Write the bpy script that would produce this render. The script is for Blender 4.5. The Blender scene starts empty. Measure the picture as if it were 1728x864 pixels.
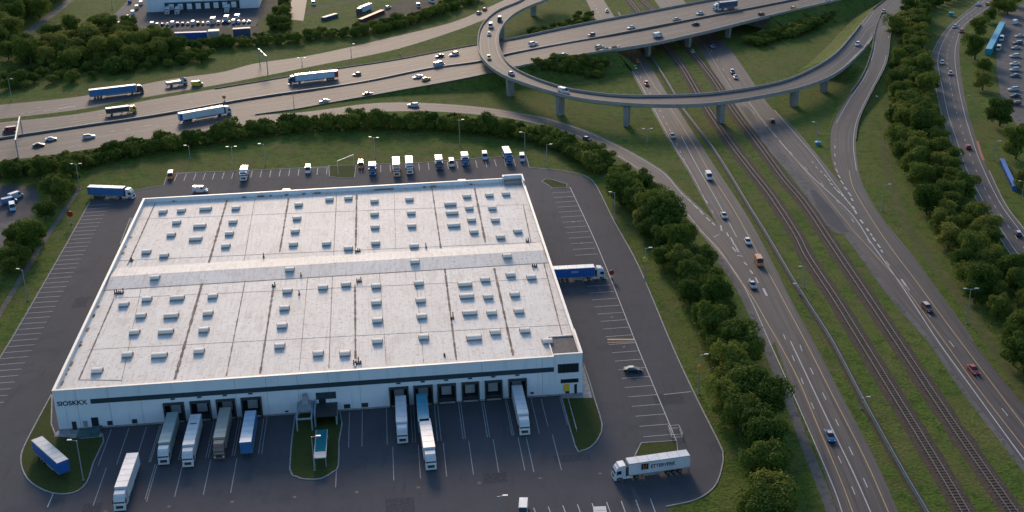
import bpy, bmesh, math, random
from mathutils import Vector, Matrix, noise
from mathutils.geometry import tessellate_polygon
R = math.radians
random.seed(7)
scene = bpy.context.scene
COL = scene.collection

# ------------------------------------------------------------------ camera
CF, CP, CR, CH = 2167.62, 0.39606822, -0.02557034, 150.0      # focal (px of a 1728 wide frame), pitch, roll, height
cd = bpy.data.cameras.new('camera'); cam = bpy.data.objects.new('camera', cd); COL.objects.link(cam)
cd.sensor_width = 36; cd.lens = 36 * CF / 1728; cd.clip_start = 1; cd.clip_end = 6000
_r = Vector((1, 0, 0)); _u = Vector((0, math.sin(CP), math.cos(CP))); _b = -Vector((0, math.cos(CP), -math.sin(CP)))
_x = _r * math.cos(CR) + _u * math.sin(CR); _y = -_r * math.sin(CR) + _u * math.cos(CR)
cam.matrix_world = Matrix(((_x[0], _y[0], _b[0], 0), (_x[1], _y[1], _b[1], 0), (_x[2], _y[2], _b[2], CH), (0, 0, 0, 1)))
scene.camera = cam

# ------------------------------------------------------------------ sky, sun, exposure
SUN_EL, SUN_AZ = R(19), R(-9)          # azimuth measured from +Y towards +X
w = bpy.data.worlds.new('World'); scene.world = w; w.use_nodes = True
nt = w.node_tree; bg = nt.nodes['Background']
sky = nt.nodes.new('ShaderNodeTexSky'); sky.sky_type = 'NISHITA'; sky.sun_disc = False
sky.sun_elevation = SUN_EL; sky.sun_rotation = SUN_AZ; sky.dust_density = 1.5; sky.air_density = 1.0; sky.ozone_density = 1.6
tm = nt.nodes.new('ShaderNodeMixRGB'); tm.blend_type = 'MULTIPLY'; tm.inputs[0].default_value = 1; tm.inputs[2].default_value = (.82, 1.0, 1.14, 1)   # cool dusk air
nt.links.new(sky.outputs[0], tm.inputs[1]); nt.links.new(tm.outputs[0], bg.inputs[0]); bg.inputs[1].default_value = 0.15
sd = bpy.data.lights.new('sun', 'SUN'); sd.energy = 2.7; sd.angle = R(11); sd.color = (1.0, 0.73, 0.53)
so = bpy.data.objects.new('sun', sd); COL.objects.link(so)
sv = Vector((math.sin(SUN_AZ) * math.cos(SUN_EL), math.cos(SUN_AZ) * math.cos(SUN_EL), math.sin(SUN_EL)))
so.rotation_euler = sv.to_track_quat('Z', 'Y').to_euler()
vs = scene.view_settings; vs.view_transform = 'Standard'; vs.look = 'None'; vs.gamma = 1; vs.exposure = 0.18; vs.use_curve_mapping = False
scene.cycles.max_bounces = 6; scene.cycles.transparent_max_bounces = 8

# ------------------------------------------------------------------ pixel -> world point at height z
def G(px, py, z=0.0):
    u, v = px - 864, py - 432
    c, s = math.cos(CR), math.sin(CR)
    u, v = c * u + s * v, -s * u + c * v
    c, s = math.cos(CP), math.sin(CP)
    y = CF * c - v * s; zz = -CF * s - v * c
    t = (z - CH) / zz
    return Vector((u * t, y * t, z))

# building frame
BO = Vector((-106.05, 260.475)); BY = 0.09246586
EX = Vector((math.cos(BY), math.sin(BY))); EY = Vector((-math.sin(BY), math.cos(BY)))
BW, BD, BH = 122.57, 129.3, 10.44; RZ = 9.2
def B(a, b, z=0.0):
    q = BO + EX * a + EY * b
    return Vector((q.x, q.y, z))
def toB(p):
    q = Vector((p.x, p.y)) - BO
    return q.dot(EX), q.dot(EY)
def smooth(t): t = max(0, min(1, t)); return t * t * (3 - 2 * t)

# ------------------------------------------------------------------ materials
def newmat(name):
    m = bpy.data.materials.new(name); m.use_nodes = True
    n = m.node_tree; return m, n, n.nodes['Principled BSDF']
def lin(c): return tuple(c) + (1,) if len(c) == 3 else c
def mat(name, col, rough=0.6, metal=0.0, var=0.12, scale=1.5, bump=0.0, spec=0.5, emit=None, coat=0):
    m, n, b = newmat(name)
    tc = n.nodes.new('ShaderNodeTexCoord'); no = n.nodes.new('ShaderNodeTexNoise'); no.inputs['Scale'].default_value = scale
    no.inputs['Detail'].default_value = 6
    n.links.new(tc.outputs['Object'], no.inputs['Vector'])
    cr = n.nodes.new('ShaderNodeValToRGB'); e = cr.color_ramp.elements
    e[0].position = 0.3; e[1].position = 0.7
    e[0].color = lin([x * (1 - var) for x in col]); e[1].color = lin([min(1, x * (1 + var)) for x in col])
    n.links.new(no.outputs[0], cr.inputs[0]); n.links.new(cr.outputs[0], b.inputs['Base Color'])
    b.inputs['Roughness'].default_value = rough; b.inputs['Metallic'].default_value = metal
    b.inputs['Specular IOR Level'].default_value = spec; b.inputs['Coat Weight'].default_value = coat
    if bump:
        bp = n.nodes.new('ShaderNodeBump'); bp.inputs['Distance'].default_value = bump; n.links.new(no.outputs[0], bp.inputs['Height']); n.links.new(bp.outputs[0], b.inputs['Normal'])
    if emit:
        b.inputs['Emission Color'].default_value = lin(emit[:3]); b.inputs['Emission Strength'].default_value = emit[3]
    return m
def layered(name, base_cols, layers, rough=0.9, spec=0.3, bump=None, uv=False):
    """base colour ramp over fractal noise, then layers of (mapping scale xyz, noise scale, ramp lo, ramp hi, colour, amount)"""
    m, n, b = newmat(name); L = n.links
    tc = n.nodes.new('ShaderNodeTexCoord'); src = tc.outputs['UV' if uv else 'Object']
    def noi(ms, sc, det=6, coord=None, rgh=0.6):
        mp = n.nodes.new('ShaderNodeMapping'); mp.inputs['Scale'].default_value = ms; L.new(coord or src, mp.inputs[0])
        no = n.nodes.new('ShaderNodeTexNoise'); no.inputs['Scale'].default_value = sc; no.inputs['Detail'].default_value = det; no.inputs['Roughness'].default_value = rgh
        L.new(mp.outputs[0], no.inputs['Vector']); return no.outputs[0]
    obj = tc.outputs['Object']
    f = noi((1, 1, 1), base_cols[0], 8, obj)
    cr = n.nodes.new('ShaderNodeValToRGB'); el = cr.color_ramp.elements
    cs = base_cols[1]
    el[0].position = 0.3; el[0].color = lin(cs[0]); el[1].position = 0.7; el[1].color = lin(cs[-1])
    for i, c in enumerate(cs[1:-1]):
        q = el.new(0.3 + 0.4 * (i + 1) / (len(cs) - 1)); q.color = lin(c)
    L.new(f, cr.inputs[0]); cur = cr.outputs[0]
    for (ms, sc, lo, hi, col, amt, useuv) in layers:
        f = noi(ms, sc, 6, tc.outputs['UV'] if useuv else obj)
        mr = n.nodes.new('ShaderNodeMapRange'); mr.inputs[1].default_value = lo; mr.inputs[2].default_value = hi; mr.inputs[4].default_value = amt; L.new(f, mr.inputs[0])
        mx = n.nodes.new('ShaderNodeMixRGB'); L.new(mr.outputs[0], mx.inputs[0]); L.new(cur, mx.inputs[1]); mx.inputs[2].default_value = lin(col); cur = mx.outputs[0]
    L.new(cur, b.inputs['Base Color']); b.inputs['Roughness'].default_value = rough; b.inputs['Specular IOR Level'].default_value = spec
    if bump:
        f = noi((1, 1, 1), bump[0], 5, obj); bp = n.nodes.new('ShaderNodeBump'); bp.inputs['Distance'].default_value = bump[1]; bp.inputs['Strength'].default_value = bump[2]
        L.new(f, bp.inputs['Height']); L.new(bp.outputs[0], b.inputs['Normal'])
    return m
I3 = (1, 1, 1)
M = {}
M['grass'] = layered('grass', (0.05, [(.070, .120, .017), (.098, .148, .022), (.140, .160, .034)]),
    [(I3, .35, .46, .62, (.036, .070, .010), .75, False), (I3, .11, .50, .64, (.150, .125, .050), .60, False), (I3, 1.4, .48, .66, (.030, .058, .009), .8, False), (I3, 1.1, .54, .70, (.150, .175, .035), .65, False), (I3, .03, .5, .62, (.14, .13, .042), .45, False)], rough=1, spec=.1, bump=(1.2, .35, 1))
_unused = layered('mown_grass', (0.05, [(.074, .112, .018), (.112, .145, .024), (.165, .165, .036)]),
    [(I3, .9, .42, .7, (.040, .062, .014), .75, False), (I3, .22, .48, .66, (.165, .140, .055), .65, False), (I3, .06, .5, .62, (.15, .135, .045), .45, False), (I3, 3.5, .45, .75, (.085, .105, .028), .6, False), (I3, .012, .48, .6, (.030, .070, .014), .6, False)], rough=1, spec=.1, bump=(2.5, .25, .8))
M['lawn'] = layered('lawn', (0.08, [(.050, .072, .016), (.076, .098, .022)]),
    [(I3, .7, .4, .7, (.085, .080, .035), .6, False), (I3, 4, .45, .7, (.026, .042, .010), .7, False)], rough=1, spec=.1, bump=(4, .2, 1))
M['worn_grass'] = layered('worn_grass', (.15, [(.085, .10, .028), (.15, .125, .06)]), [(I3, .5, .42, .6, (.06, .10, .018), .9, False), (I3, 2, .5, .7, (.16, .14, .08), .6, False)], rough=1, spec=.1, bump=(2, .2, 1))
M['dirt'] = layered('dirt', (0.1, [(.10, .085, .065), (.16, .13, .10)]), [(I3, .6, .45, .65, (.06, .075, .03), .7, False)], rough=1, spec=.1, bump=(2, .2, 1))
M['asphalt'] = layered('asphalt', (.05, [(.072, .075, .085), (.092, .092, .101)]),
    [(I3, .35, .5, .72, (.088, .086, .090), .6, False), (I3, .12, .50, .62, (.058, .061, .071), .7, False), (I3, .03, .45, .6, (.098, .095, .101), .5, False), (I3, 9, .4, .8, (.085, .082, .082), .55, False), ((1, .12, 1), .8, .55, .75, (.046, .046, .052), .5, False)], rough=.90, spec=.12, bump=(14, .02, .6))
M['road'] = layered('road_asphalt', (.04, [(.064, .057, .061), (.092, .079, .080)]),
    [((22, .012, 1), 1, .44, .58, (.030, .030, .035), .9, True), ((50, .03, 1), 1, .48, .64, (.14, .115, .108), .7, True), (I3, .2, .5, .7, (.048, .046, .050), .5, False), (I3, 8, .45, .8, (.10, .095, .09), .5, False)], rough=.72, spec=.24, bump=(14, .02, .6))
M['old_asphalt'] = layered('old_asphalt', (.1, [(.11, .105, .10), (.16, .15, .145)]), [(I3, .5, .5, .65, (.06, .06, .065), .8, False)], rough=.9, spec=.15, bump=(6, .03, .6))
M['gravel'] = layered('roof_gravel', (1, [(.13, .115, .105), (.22, .20, .19)]), [(I3, 4, .45, .7, (.08, .07, .065), .7, False)], rough=.9)
M['tyre_mark'] = mat('tyre_mark', (.047, .048, .054), 1.0, var=.2, scale=.4, spec=.05)
M['patch'] = mat('asphalt_patch', (.068, .070, .078), .95, var=.25, spec=.1)
M['concrete'] = layered('concrete', (.3, [(.24, .235, .22), (.33, .32, .30)]), [((1, 1, .2), 1.2, .5, .7, (.14, .13, .12), .6, False)], rough=.8, spec=.3)
M['deck_concrete'] = layered('deck_concrete', (.3, [(.26, .245, .225), (.36, .335, .305)]), [(I3, 1.2, .5, .7, (.12, .115, .11), .6, False)], rough=.8, spec=.3)
M['ballast'] = layered('ballast', (1.2, [(.075, .054, .042), (.12, .088, .068), (.15, .118, .095)]), [(I3, 7, .45, .65, (.045, .038, .035), .8, False), (I3, .3, .5, .7, (.07, .075, .04), .5, False)], rough=1, spec=.1, bump=(7, .15, 1))
M['sleeper'] = mat('sleeper_wood', (.085, .066, .055), .9, var=.4)
M['rail'] = mat('rail_steel', (.18, .15, .13), .6, .4)
M['white_line'] = layered('white_line', (1.5, [(.42, .42, .42), (.62, .61, .60)]), [(I3, 3, .5, .68, (.12, .12, .12), .8, False)], rough=.7)
M['faint_line'] = layered('faint_line', (1.5, [(.26, .27, .28), (.40, .41, .42)]), [(I3, 3, .50, .68, (.09, .09, .095), .85, False)], rough=.7)
M['yellow_line'] = layered('yellow_line', (1.5, [(.42, .27, .12), (.55, .38, .20)]), [(I3, 3, .5, .68, (.14, .12, .10), .8, False)], rough=.7)
M['kerb'] = mat('kerb_stone', (.30, .29, .28), .85, var=.25, scale=.8)
M['steel'] = mat('galvanised_steel', (.36, .38, .39), .5, .4)
M['rail_guard'] = mat('weathered_guard_rail', (.17, .175, .18), .6, .2)
M['green_steel'] = mat('green_painted_steel', (.055, .12, .115), .6, .0, var=.35)
M['dark_steel'] = mat('dark_steel', (.05, .055, .06), .5, .4)
M['wall'] = layered('white_cladding', (.12, [(.66, .69, .72), (.76, .78, .80)]), [((1, 1, .1), .7, .55, .75, (.45, .47, .50), .5, False)], rough=.55, spec=.4)
M['wall_band'] = mat('dark_teal_band', (.022, .045, .06), .5)
M['parapet'] = mat('parapet_cap', (.78, .70, .62), .5, var=.08)
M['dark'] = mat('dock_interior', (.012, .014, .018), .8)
M['seal'] = mat('dock_seal_rubber', (.03, .045, .05), .8)
M['door'] = mat('grey_door', (.25, .32, .38), .6)
M['glass'] = mat('dark_window_glass', (.015, .025, .032), .12, spec=.8)
M['green_glass'] = mat('teal_canopy_glass', (.02, .17, .20), 1.0, spec=.0)
M['orange'] = mat('orange_paint', (.70, .33, .05), .5)
M['ink'] = mat('black_lettering', (.012, .014, .02), .6)
M['tyre'] = mat('rubber_tyre', (.018, .018, .018), .9)
M['rim'] = mat('wheel_rim', (.35, .35, .36), .4, .7)
M['lamp_glass'] = mat('headlight_glass', (.75, .75, .72), .15)
M['tail_glass'] = mat('tail_light_glass', (.45, .02, .015), .25)
M['chassis'] = mat('truck_chassis', (.035, .037, .04), .7)
M['skylight_dome'] = mat('skylight_dome', (.78, .72, .63), .6, var=.15, scale=.2, spec=.2)
M['skylight_curb'] = mat('skylight_curb', (.26, .24, .22), .7)
M['stain'] = mat('bitumen_strip', (.20, .15, .12), .9, var=.55, scale=.35)
M['copper'] = mat('rusty_flashing', (.30, .17, .10), .8, var=.3)
M['bark'] = mat('bark', (.09, .07, .05), .95, var=.3)
M['interior'] = mat('warm_poster', (.75, .45, .05), .6)

def roof_mat():
    m, n, b = newmat('white_roof_membrane'); L = n.links
    tc = n.nodes.new('ShaderNodeTexCoord')
    def noi(s, ms=(1, 1, 1)):
        mp = n.nodes.new('ShaderNodeMapping'); mp.inputs['Scale'].default_value = ms; L.new(tc.outputs['UV'], mp.inputs[0])
        q = n.nodes.new('ShaderNodeTexNoise'); q.inputs['Scale'].default_value = s; q.inputs['Detail'].default_value = 7; q.inputs['Roughness'].default_value = .65; L.new(mp.outputs[0], q.inputs['Vector']); return q.outputs[0]
    def mix(cur, f, lo, hi, amt, col):
        mr = n.nodes.new('ShaderNodeMapRange'); mr.inputs[1].default_value = lo; mr.inputs[2].default_value = hi; mr.inputs[4].default_value = amt; L.new(f, mr.inputs[0])
        mx = n.nodes.new('ShaderNodeMixRGB'); L.new(mr.outputs[0], mx.inputs[0]); L.new(cur, mx.inputs[1]); mx.inputs[2].default_value = lin(col); return mx.outputs[0]
    cr = n.nodes.new('ShaderNodeValToRGB'); e = cr.color_ramp.elements; e[0].position = .3; e[1].position = .7
    e[0].color = (.70, .65, .58, 1); e[1].color = (.82, .77, .70, 1); L.new(noi(.05), cr.inputs[0]); cur = cr.outputs[0]
    cur = mix(cur, noi(.35, (1, .35, 1)), .5, .72, .6, (.55, .47, .40))
    cur = mix(cur, noi(.9), .55, .66, .8, (.44, .33, .24)); cur = mix(cur, noi(.16, (1, .5, 1)), .56, .62, .35, (.46, .41, .36)); cur = mix(cur, noi(1.6, (1, .06, 1)), .53, .68, .65, (.50, .40, .31))
    cur = mix(cur, noi(3), .5, .8, .35, (.70, .69, .67))
    br = n.nodes.new('ShaderNodeTexBrick'); L.new(tc.outputs['UV'], br.inputs['Vector'])
    br.offset = 0; br.inputs['Scale'].default_value = 1; br.inputs['Brick Width'].default_value = 1.5; br.inputs['Row Height'].default_value = 12; br.inputs['Mortar Size'].default_value = .05; br.inputs['Mortar Smooth'].default_value = .4
    mx = n.nodes.new('ShaderNodeMixRGB'); mf = n.nodes.new('ShaderNodeMath'); mf.operation = 'MULTIPLY'; mf.inputs[1].default_value = .30
    L.new(br.outputs['Fac'], mf.inputs[0]); L.new(mf.outputs[0], mx.inputs[0]); L.new(cur, mx.inputs[1]); mx.inputs[2].default_value = (.36, .35, .34, 1); cur = mx.outputs[0]
    L.new(cur, b.inputs['Base Color']); b.inputs['Roughness'].default_value = .7
    bp = n.nodes.new('ShaderNodeBump'); bp.inputs['Distance'].default_value = .05; bp.inputs['Strength'].default_value = .5; L.new(noi(.6), bp.inputs['Height']); L.new(bp.outputs[0], b.inputs['Normal'])
    return m
M['roof'] = roof_mat()

def leaf_mat(name, c1, c2, c3):
    m, n, b = newmat(name); L = n.links
    ge = n.nodes.new('ShaderNodeNewGeometry'); oi = n.nodes.new('ShaderNodeObjectInfo'); tc = n.nodes.new('ShaderNodeTexCoord')
    no = n.nodes.new('ShaderNodeTexNoise'); no.inputs['Scale'].default_value = .7; L.new(tc.outputs['Object'], no.inputs['Vector'])
    a = n.nodes.new('ShaderNodeMath'); a.operation = 'MULTIPLY'; a.inputs[1].default_value = .30; L.new(ge.outputs['Random Per Island'], a.inputs[0])
    o = n.nodes.new('ShaderNodeMath'); o.operation = 'MULTIPLY_ADD'; o.inputs[1].default_value = .58; L.new(oi.outputs['Random'], o.inputs[0]); L.new(a.outputs[0], o.inputs[2])
    q = n.nodes.new('ShaderNodeMath'); q.operation = 'MULTIPLY_ADD'; q.inputs[1].default_value = .45; L.new(no.outputs[0], q.inputs[0]); L.new(o.outputs[0], q.inputs[2])
    cr = n.nodes.new('ShaderNodeValToRGB'); e = cr.color_ramp.elements; e[0].position = .15; e[0].color = lin(c1); e[1].position = .95; e[1].color = lin(c3); k = e.new(.55); k.color = lin(c2)
    L.new(q.outputs[0], cr.inputs[0]); L.new(cr.outputs[0], b.inputs['Base Color']); b.inputs['Roughness'].default_value = .8; b.inputs['Specular IOR Level'].default_value = .08
    tr = n.nodes.new('ShaderNodeBsdfTranslucent'); L.new(cr.outputs[0], tr.inputs[0]); ms = n.nodes.new('ShaderNodeMixShader'); ms.inputs[0].default_value = .3
    out = n.nodes['Material Output']; L.new(b.outputs[0], ms.inputs[1]); L.new(tr.outputs[0], ms.inputs[2]); L.new(ms.outputs[0], out.inputs[0])
    return m
M['leaf'] = leaf_mat('leaves', (.044, .086, .014), (.092, .142, .022), (.20, .225, .038))
M['leaf_bright'] = leaf_mat('bright_leaves', (.11, .145, .024), (.19, .215, .036), (.30, .28, .06))

PAINT = {k: mat('paint_' + k, c, .4, var=.11, scale=.5, coat=.15) for k, c in dict(white=(.64, .65, .66), silver=(.42, .43, .45), black=(.02, .02, .022), dark=(.055, .055, .065), red=(.40, .03, .025),
    maroon=(.17, .03, .035), blue=(.04, .16, .36), deepblue=(.02, .12, .40), teal=(.04, .30, .42), orange=(.62, .20, .05), yellow=(.65, .42, .04), beige=(.55, .47, .36), brown=(.22, .14, .11),
    paleblue=(.42, .56, .68), green=(.30, .38, .36), khaki=(.36, .35, .29), navy=(.05, .08, .16), grey=(.30, .31, .32), pink=(.62, .42, .38)).items()}

# ------------------------------------------------------------------ object helpers
def tag(o, label=None, cat=None, group=None, kind=None):
    if label: o['label'] = label
    if cat: o['category'] = cat
    if group: o['group'] = group
    if kind: o['kind'] = kind
    return o
def empty(name, loc=(0, 0, 0), rz=0.0, label=None, cat=None, group=None):
    o = bpy.data.objects.new(name, None); o.empty_display_size = .3; COL.objects.link(o); o.location = loc; o.rotation_euler = (0, 0, rz)
    return tag(o, label, cat, group)
def copy_tree(o, parent=None):
    c = o.copy(); COL.objects.link(c)
    if parent is not None: c.parent = parent
    for ch in list(o.children): copy_tree(ch, c)
    return c
class MB:
    def __init__(s): s.v = []; s.f = []; s.uv = None
    def add(s, vs, fs):
        k = len(s.v); s.v += [tuple(p) for p in vs]; s.f += [tuple(i + k for i in f) for f in fs]; return s
    def hexa(s, lo, hi):     # four bottom corners (ccw), four top corners
        return s.add(list(lo) + list(hi), [(3, 2, 1, 0), (4, 5, 6, 7), (0, 1, 5, 4), (1, 2, 6, 5), (2, 3, 7, 6), (3, 0, 4, 7)])
    def box(s, x0, x1, y0, y1, z0, z1, tx=0, ty=0):
        return s.hexa([(x0, y0, z0), (x1, y0, z0), (x1, y1, z0), (x0, y1, z0)], [(x0 + tx, y0 + ty, z1), (x1 - tx, y0 + ty, z1), (x1 - tx, y1 - ty, z1), (x0 + tx, y1 - ty, z1)])
    def prism(s, prof, y0, y1, inset=None):   # profile in xz, extruded in y
        n = len(prof); vs = [(x, y0, z) for x, z in prof] + [(x, y1, z) for x, z in prof]
        return s.add(vs, [tuple(range(n - 1, -1, -1))[::-1], tuple(range(n, 2 * n))[::-1]] + [(i, i + n, (i + 1) % n + n, (i + 1) % n) for i in range(n)])
    def cyl(s, p0, p1, r0, r1=None, n=10):
        r1 = r0 if r1 is None else r1; p0 = Vector(p0); p1 = Vector(p1); d = (p1 - p0).normalized()
        a = d.orthogonal().normalized(); b = d.cross(a); vs = []
        for p, r in ((p0, r0), (p1, r1)):
            for i in range(n): t = 2 * math.pi * i / n; vs.append(p + (a * math.cos(t) + b * math.sin(t)) * r)
        return s.add(vs, [tuple(range(n))[::-1], tuple(range(n, 2 * n))] + [(i, (i + 1) % n, (i + 1) % n + n, i + n) for i in range(n)])
    def build(s, name, m, parent=None, smoothed=False, bevel=0):
        me = bpy.data.meshes.new(name); me.from_pydata(s.v, [], s.f); me.update()
        if s.uv:
            l = me.uv_layers.new(name='UV')
            for lo in me.loops: l.data[lo.index].uv = s.uv[lo.vertex_index]
        bm = bmesh.new(); bm.from_mesh(me); bmesh.ops.recalc_face_normals(bm, faces=bm.faces)
        if bevel: bmesh.ops.bevel(bm, geom=list(bm.edges), offset=bevel, segments=2, affect='EDGES')
        bm.to_mesh(me); bm.free()
        for ms in (m if isinstance(m, list) else [m]): me.materials.append(ms)
        if smoothed:
            for p in me.polygons: p.use_smooth = True
        o = bpy.data.objects.new(name, me); COL.objects.link(o)
        if parent is not None: o.parent = parent
        return o
def struct(o): o['kind'] = 'structure'; return o
def up(o):
    """flat sheets: make every normal point up"""
    me = o.data
    bm = bmesh.new(); bm.from_mesh(me)
    for f in bm.faces:
        if f.normal.z < 0: f.normal_flip()
    bm.to_mesh(me); bm.free(); return o

def catmull(pts, k=8):
    P = [Vector(p) for p in pts]
    if len(P) < 3: return P
    out = []
    for i in range(len(P) - 1):
        p0 = P[i - 1] if i else P[0] * 2 - P[1]; p1 = P[i]; p2 = P[i + 1]; p3 = P[i + 2] if i + 2 < len(P) else P[-1] * 2 - P[-2]
        for j in range(k):
            t = j / k
            out.append(.5 * ((2 * p1) + (p2 - p0) * t + (2 * p0 - 5 * p1 + 4 * p2 - p3) * t * t + (3 * p1 - p0 - 3 * p2 + p3) * t ** 3))
    out.append(P[-1]); return out
def resample(P, n):
    L = [0]
    for a, b in zip(P, P[1:]): L.append(L[-1] + (b - a).length)
    out = []; j = 0
    for i in range(n):
        t = L[-1] * i / (n - 1)
        while j < len(P) - 2 and L[j + 1] < t: j += 1
        d = L[j + 1] - L[j]; out.append(P[j].lerp(P[j + 1], (t - L[j]) / d if d else 0))
    return out
def line(pts, z=0.0, k=8):
    """pixel polyline -> smooth world polyline; z number or function of (px,py)"""
    P = catmull([G(p[0], p[1], z(p[0], p[1]) if callable(z) else z) for p in pts], k)
    for p in P: p.z = max(0.0, p.z)
    return P
def edges(L, Rr, z, n):
    # pair every point of the left edge with the right-edge point straight across
    A = resample(line(L, z), n); F = resample(line(Rr, z), n * 6); m = len(F); idx = []; j = 0
    for i, p in enumerate(A):
        lo, hi = j, min(m, j + 160); t = A[min(i + 1, n - 1)] - A[max(i - 1, 0)]; t.z = 0; t.normalize()
        def cost(q):
            d = q - p; d.z = 0; return d.length + 1.2 * abs(d.dot(t))
        j = min(range(lo, hi), key=lambda k: cost(F[k])); idx.append(j)
    idx[-1] = m - 1; w_ = 5
    sm = [sum(idx[max(0, i - w_):i + w_ + 1]) / len(idx[max(0, i - w_):i + w_ + 1]) for i in range(n)]; sm[0] = idx[0]; sm[-1] = m - 1
    out = []
    for k in sm: a = int(k); b = min(a + 1, m - 1); out.append(F[a].lerp(F[b], k - a))
    return A, out
def sheet(name, L, Rr, m, dz=0.0, parent=None):
    n = len(L); mb = MB(); vs = []; uv = []; d = 0; K = 6
    for i in range(n):
        if i: d += ((L[i] + Rr[i]) / 2 - (L[i - 1] + Rr[i - 1]) / 2).length
        for k in range(K + 1):
            p = L[i].lerp(Rr[i], k / K); vs.append((p.x, p.y, p.z + dz)); uv.append((k / K, d))
    fs = [(i * (K + 1) + k, (i + 1) * (K + 1) + k, (i + 1) * (K + 1) + k + 1, i * (K + 1) + k + 1) for i in range(n - 1) for k in range(K)]
    mb.add(vs, fs); mb.uv = uv; return up(mb.build(name, m, parent))
def ribbon(name, L, Rr, z, m, n=120, dz=0.02):
    a, b = edges(L, Rr, z, n); o = sheet(name, a, b, m, dz); struct(o); return o, a, b
def strip(mb, P, wd, dz, dash=None):
    """painted strip along world polyline P (already dense)"""
    D = 0; on = True
    if dash:
        tot = sum((b - a).length for a, b in zip(P, P[1:])); n = max(2, int(tot / .5)); P = resample(P, n); st = tot / (n - 1)
    for i, (a, b) in enumerate(zip(P, P[1:])):
        if dash and (i * st) % (dash[0] + dash[1]) > dash[0]: continue
        t = (b - a); t.z = 0
        if t.length < 1e-6: continue
        nn = Vector((-t.y, t.x, 0)).normalized() * wd / 2
        zz = Vector((0, 0, dz)); mb.add([a - nn + zz, b - nn + zz, b + nn + zz, a + nn + zz], [(0, 1, 2, 3)])
def bar(mb, P, wd, h, z0=0.0):
    """closed profile swept along P (kerbs, parapets)"""
    n = len(P); vs = []
    for i, p in enumerate(P):
        t = (P[min(i + 1, n - 1)] - P[max(i - 1, 0)]); t.z = 0; nn = Vector((-t.y, t.x, 0)).normalized() * wd / 2
        vs += [p - nn + Vector((0, 0, z0)), p + nn + Vector((0, 0, z0)), p + nn + Vector((0, 0, z0 + h)), p - nn + Vector((0, 0, z0 + h))]
    fs = [(0, 1, 2, 3), tuple(4 * (n - 1) + k for k in (3, 2, 1, 0))]
    for i in range(n - 1):
        for k in range(4): fs.append((4 * i + k, 4 * i + (k + 1) % 4, 4 * i + 4 + (k + 1) % 4, 4 * i + 4 + k))
    mb.add(vs, fs)
def polygon(name, pts, m, z, closed_smooth=False):
    P = [Vector((p.x, p.y, z)) for p in pts]; tr = tessellate_polygon([P]); mb = MB(); mb.add(P, tr); o = up(mb.build(name, m)); return struct(o)
def pix(pts, z=0.0): return [G(x, y, z) for x, y in pts]
# =================================================================== GROUND AND ROADS
g = MB(); N = 40; S = 2400
for i in range(N + 1):
    for j in range(N + 1): g.v.append((-S / 2 + S * i / N, -200 + S * j / N, 0))
g.f = [(i * (N + 1) + j, (i + 1) * (N + 1) + j, (i + 1) * (N + 1) + j + 1, i * (N + 1) + j + 1) for i in range(N) for j in range(N)]
struct(up(g.build('grass_ground', M['grass'])))

def marks(name, specs, z, dz, m):
    mb = MB()
    for s in specs:
        pts, wd = s[0], s[1]; strip(mb, line(pts, z), wd, dz, s[2] if len(s) > 2 else None)
    return struct(up(mb.build(name, m)))

# --- north-south highway, left carriageway (flat)
NL_L = [(975, -25), (990, 2), (1007, 36), (1049, 95), (1087, 162), (1101, 187), (1130, 240), (1160, 288), (1190, 343), (1222, 398), (1262, 470), (1300, 560), (1339, 663), (1372, 745), (1399, 820), (1420, 880)]
NL_R = [(1005, -25), (1019, 0), (1042, 36), (1090, 100), (1128, 162), (1147, 188), (1178, 237), (1211, 288), (1257, 358), (1296, 428), (1336, 508), (1373, 576), (1423, 673), (1469, 759), (1516, 864), (1530, 900)]
_, nlL, nlR = ribbon('highway_road', NL_L, NL_R, 0, M['road'], 160, .02)
marks('road_marking', [([(1298, 576), (1349, 689), (1403, 814), (1421, 864), (1430, 890)], .22), ([(1334, 576), (1396, 707), (1440, 798), (1469, 864), (1480, 890)], .26),
    ([(1053, 96), (1091, 160), (1134, 240), (1164, 288), (1193, 343)], .2), ([(1204, 360), (1180, 318), (1160, 280), (1128, 215), (1100, 162), (1062, 100)], .18, (3, 6)),
    ([(1322, 564), (1345, 620), (1368, 678), (1419, 780), (1455, 864), (1462, 880)], .2, (3, 9)), ([(1350, 582), (1357, 600), (1394, 675), (1441, 772), (1478, 855)], .22, (3.5, 9)),
    ([(1020, 40), (1000, 4)], .2, (3, 6)), ([(1243, 400), (1228, 372), (1205, 330), (1176, 280), (1150, 230)], .2)], 0, .045, M['white_line'])
marks('yellow_road_marking', [([(1172, 385), (1184, 392), (1213, 420), (1243, 465), (1272, 505), (1292, 540), (1313, 576), (1347, 640), (1379, 716), (1417, 806), (1439, 864), (1448, 888)], .24),
    ([(1058, 62), (1094, 130), (1134, 187), (1168, 240), (1196, 288), (1240, 357), (1280, 430), (1320, 503), (1359, 576), (1410, 677), (1460, 775), (1499, 864), (1508, 886)], .22)], 0, .046, M['yellow_line'])
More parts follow.
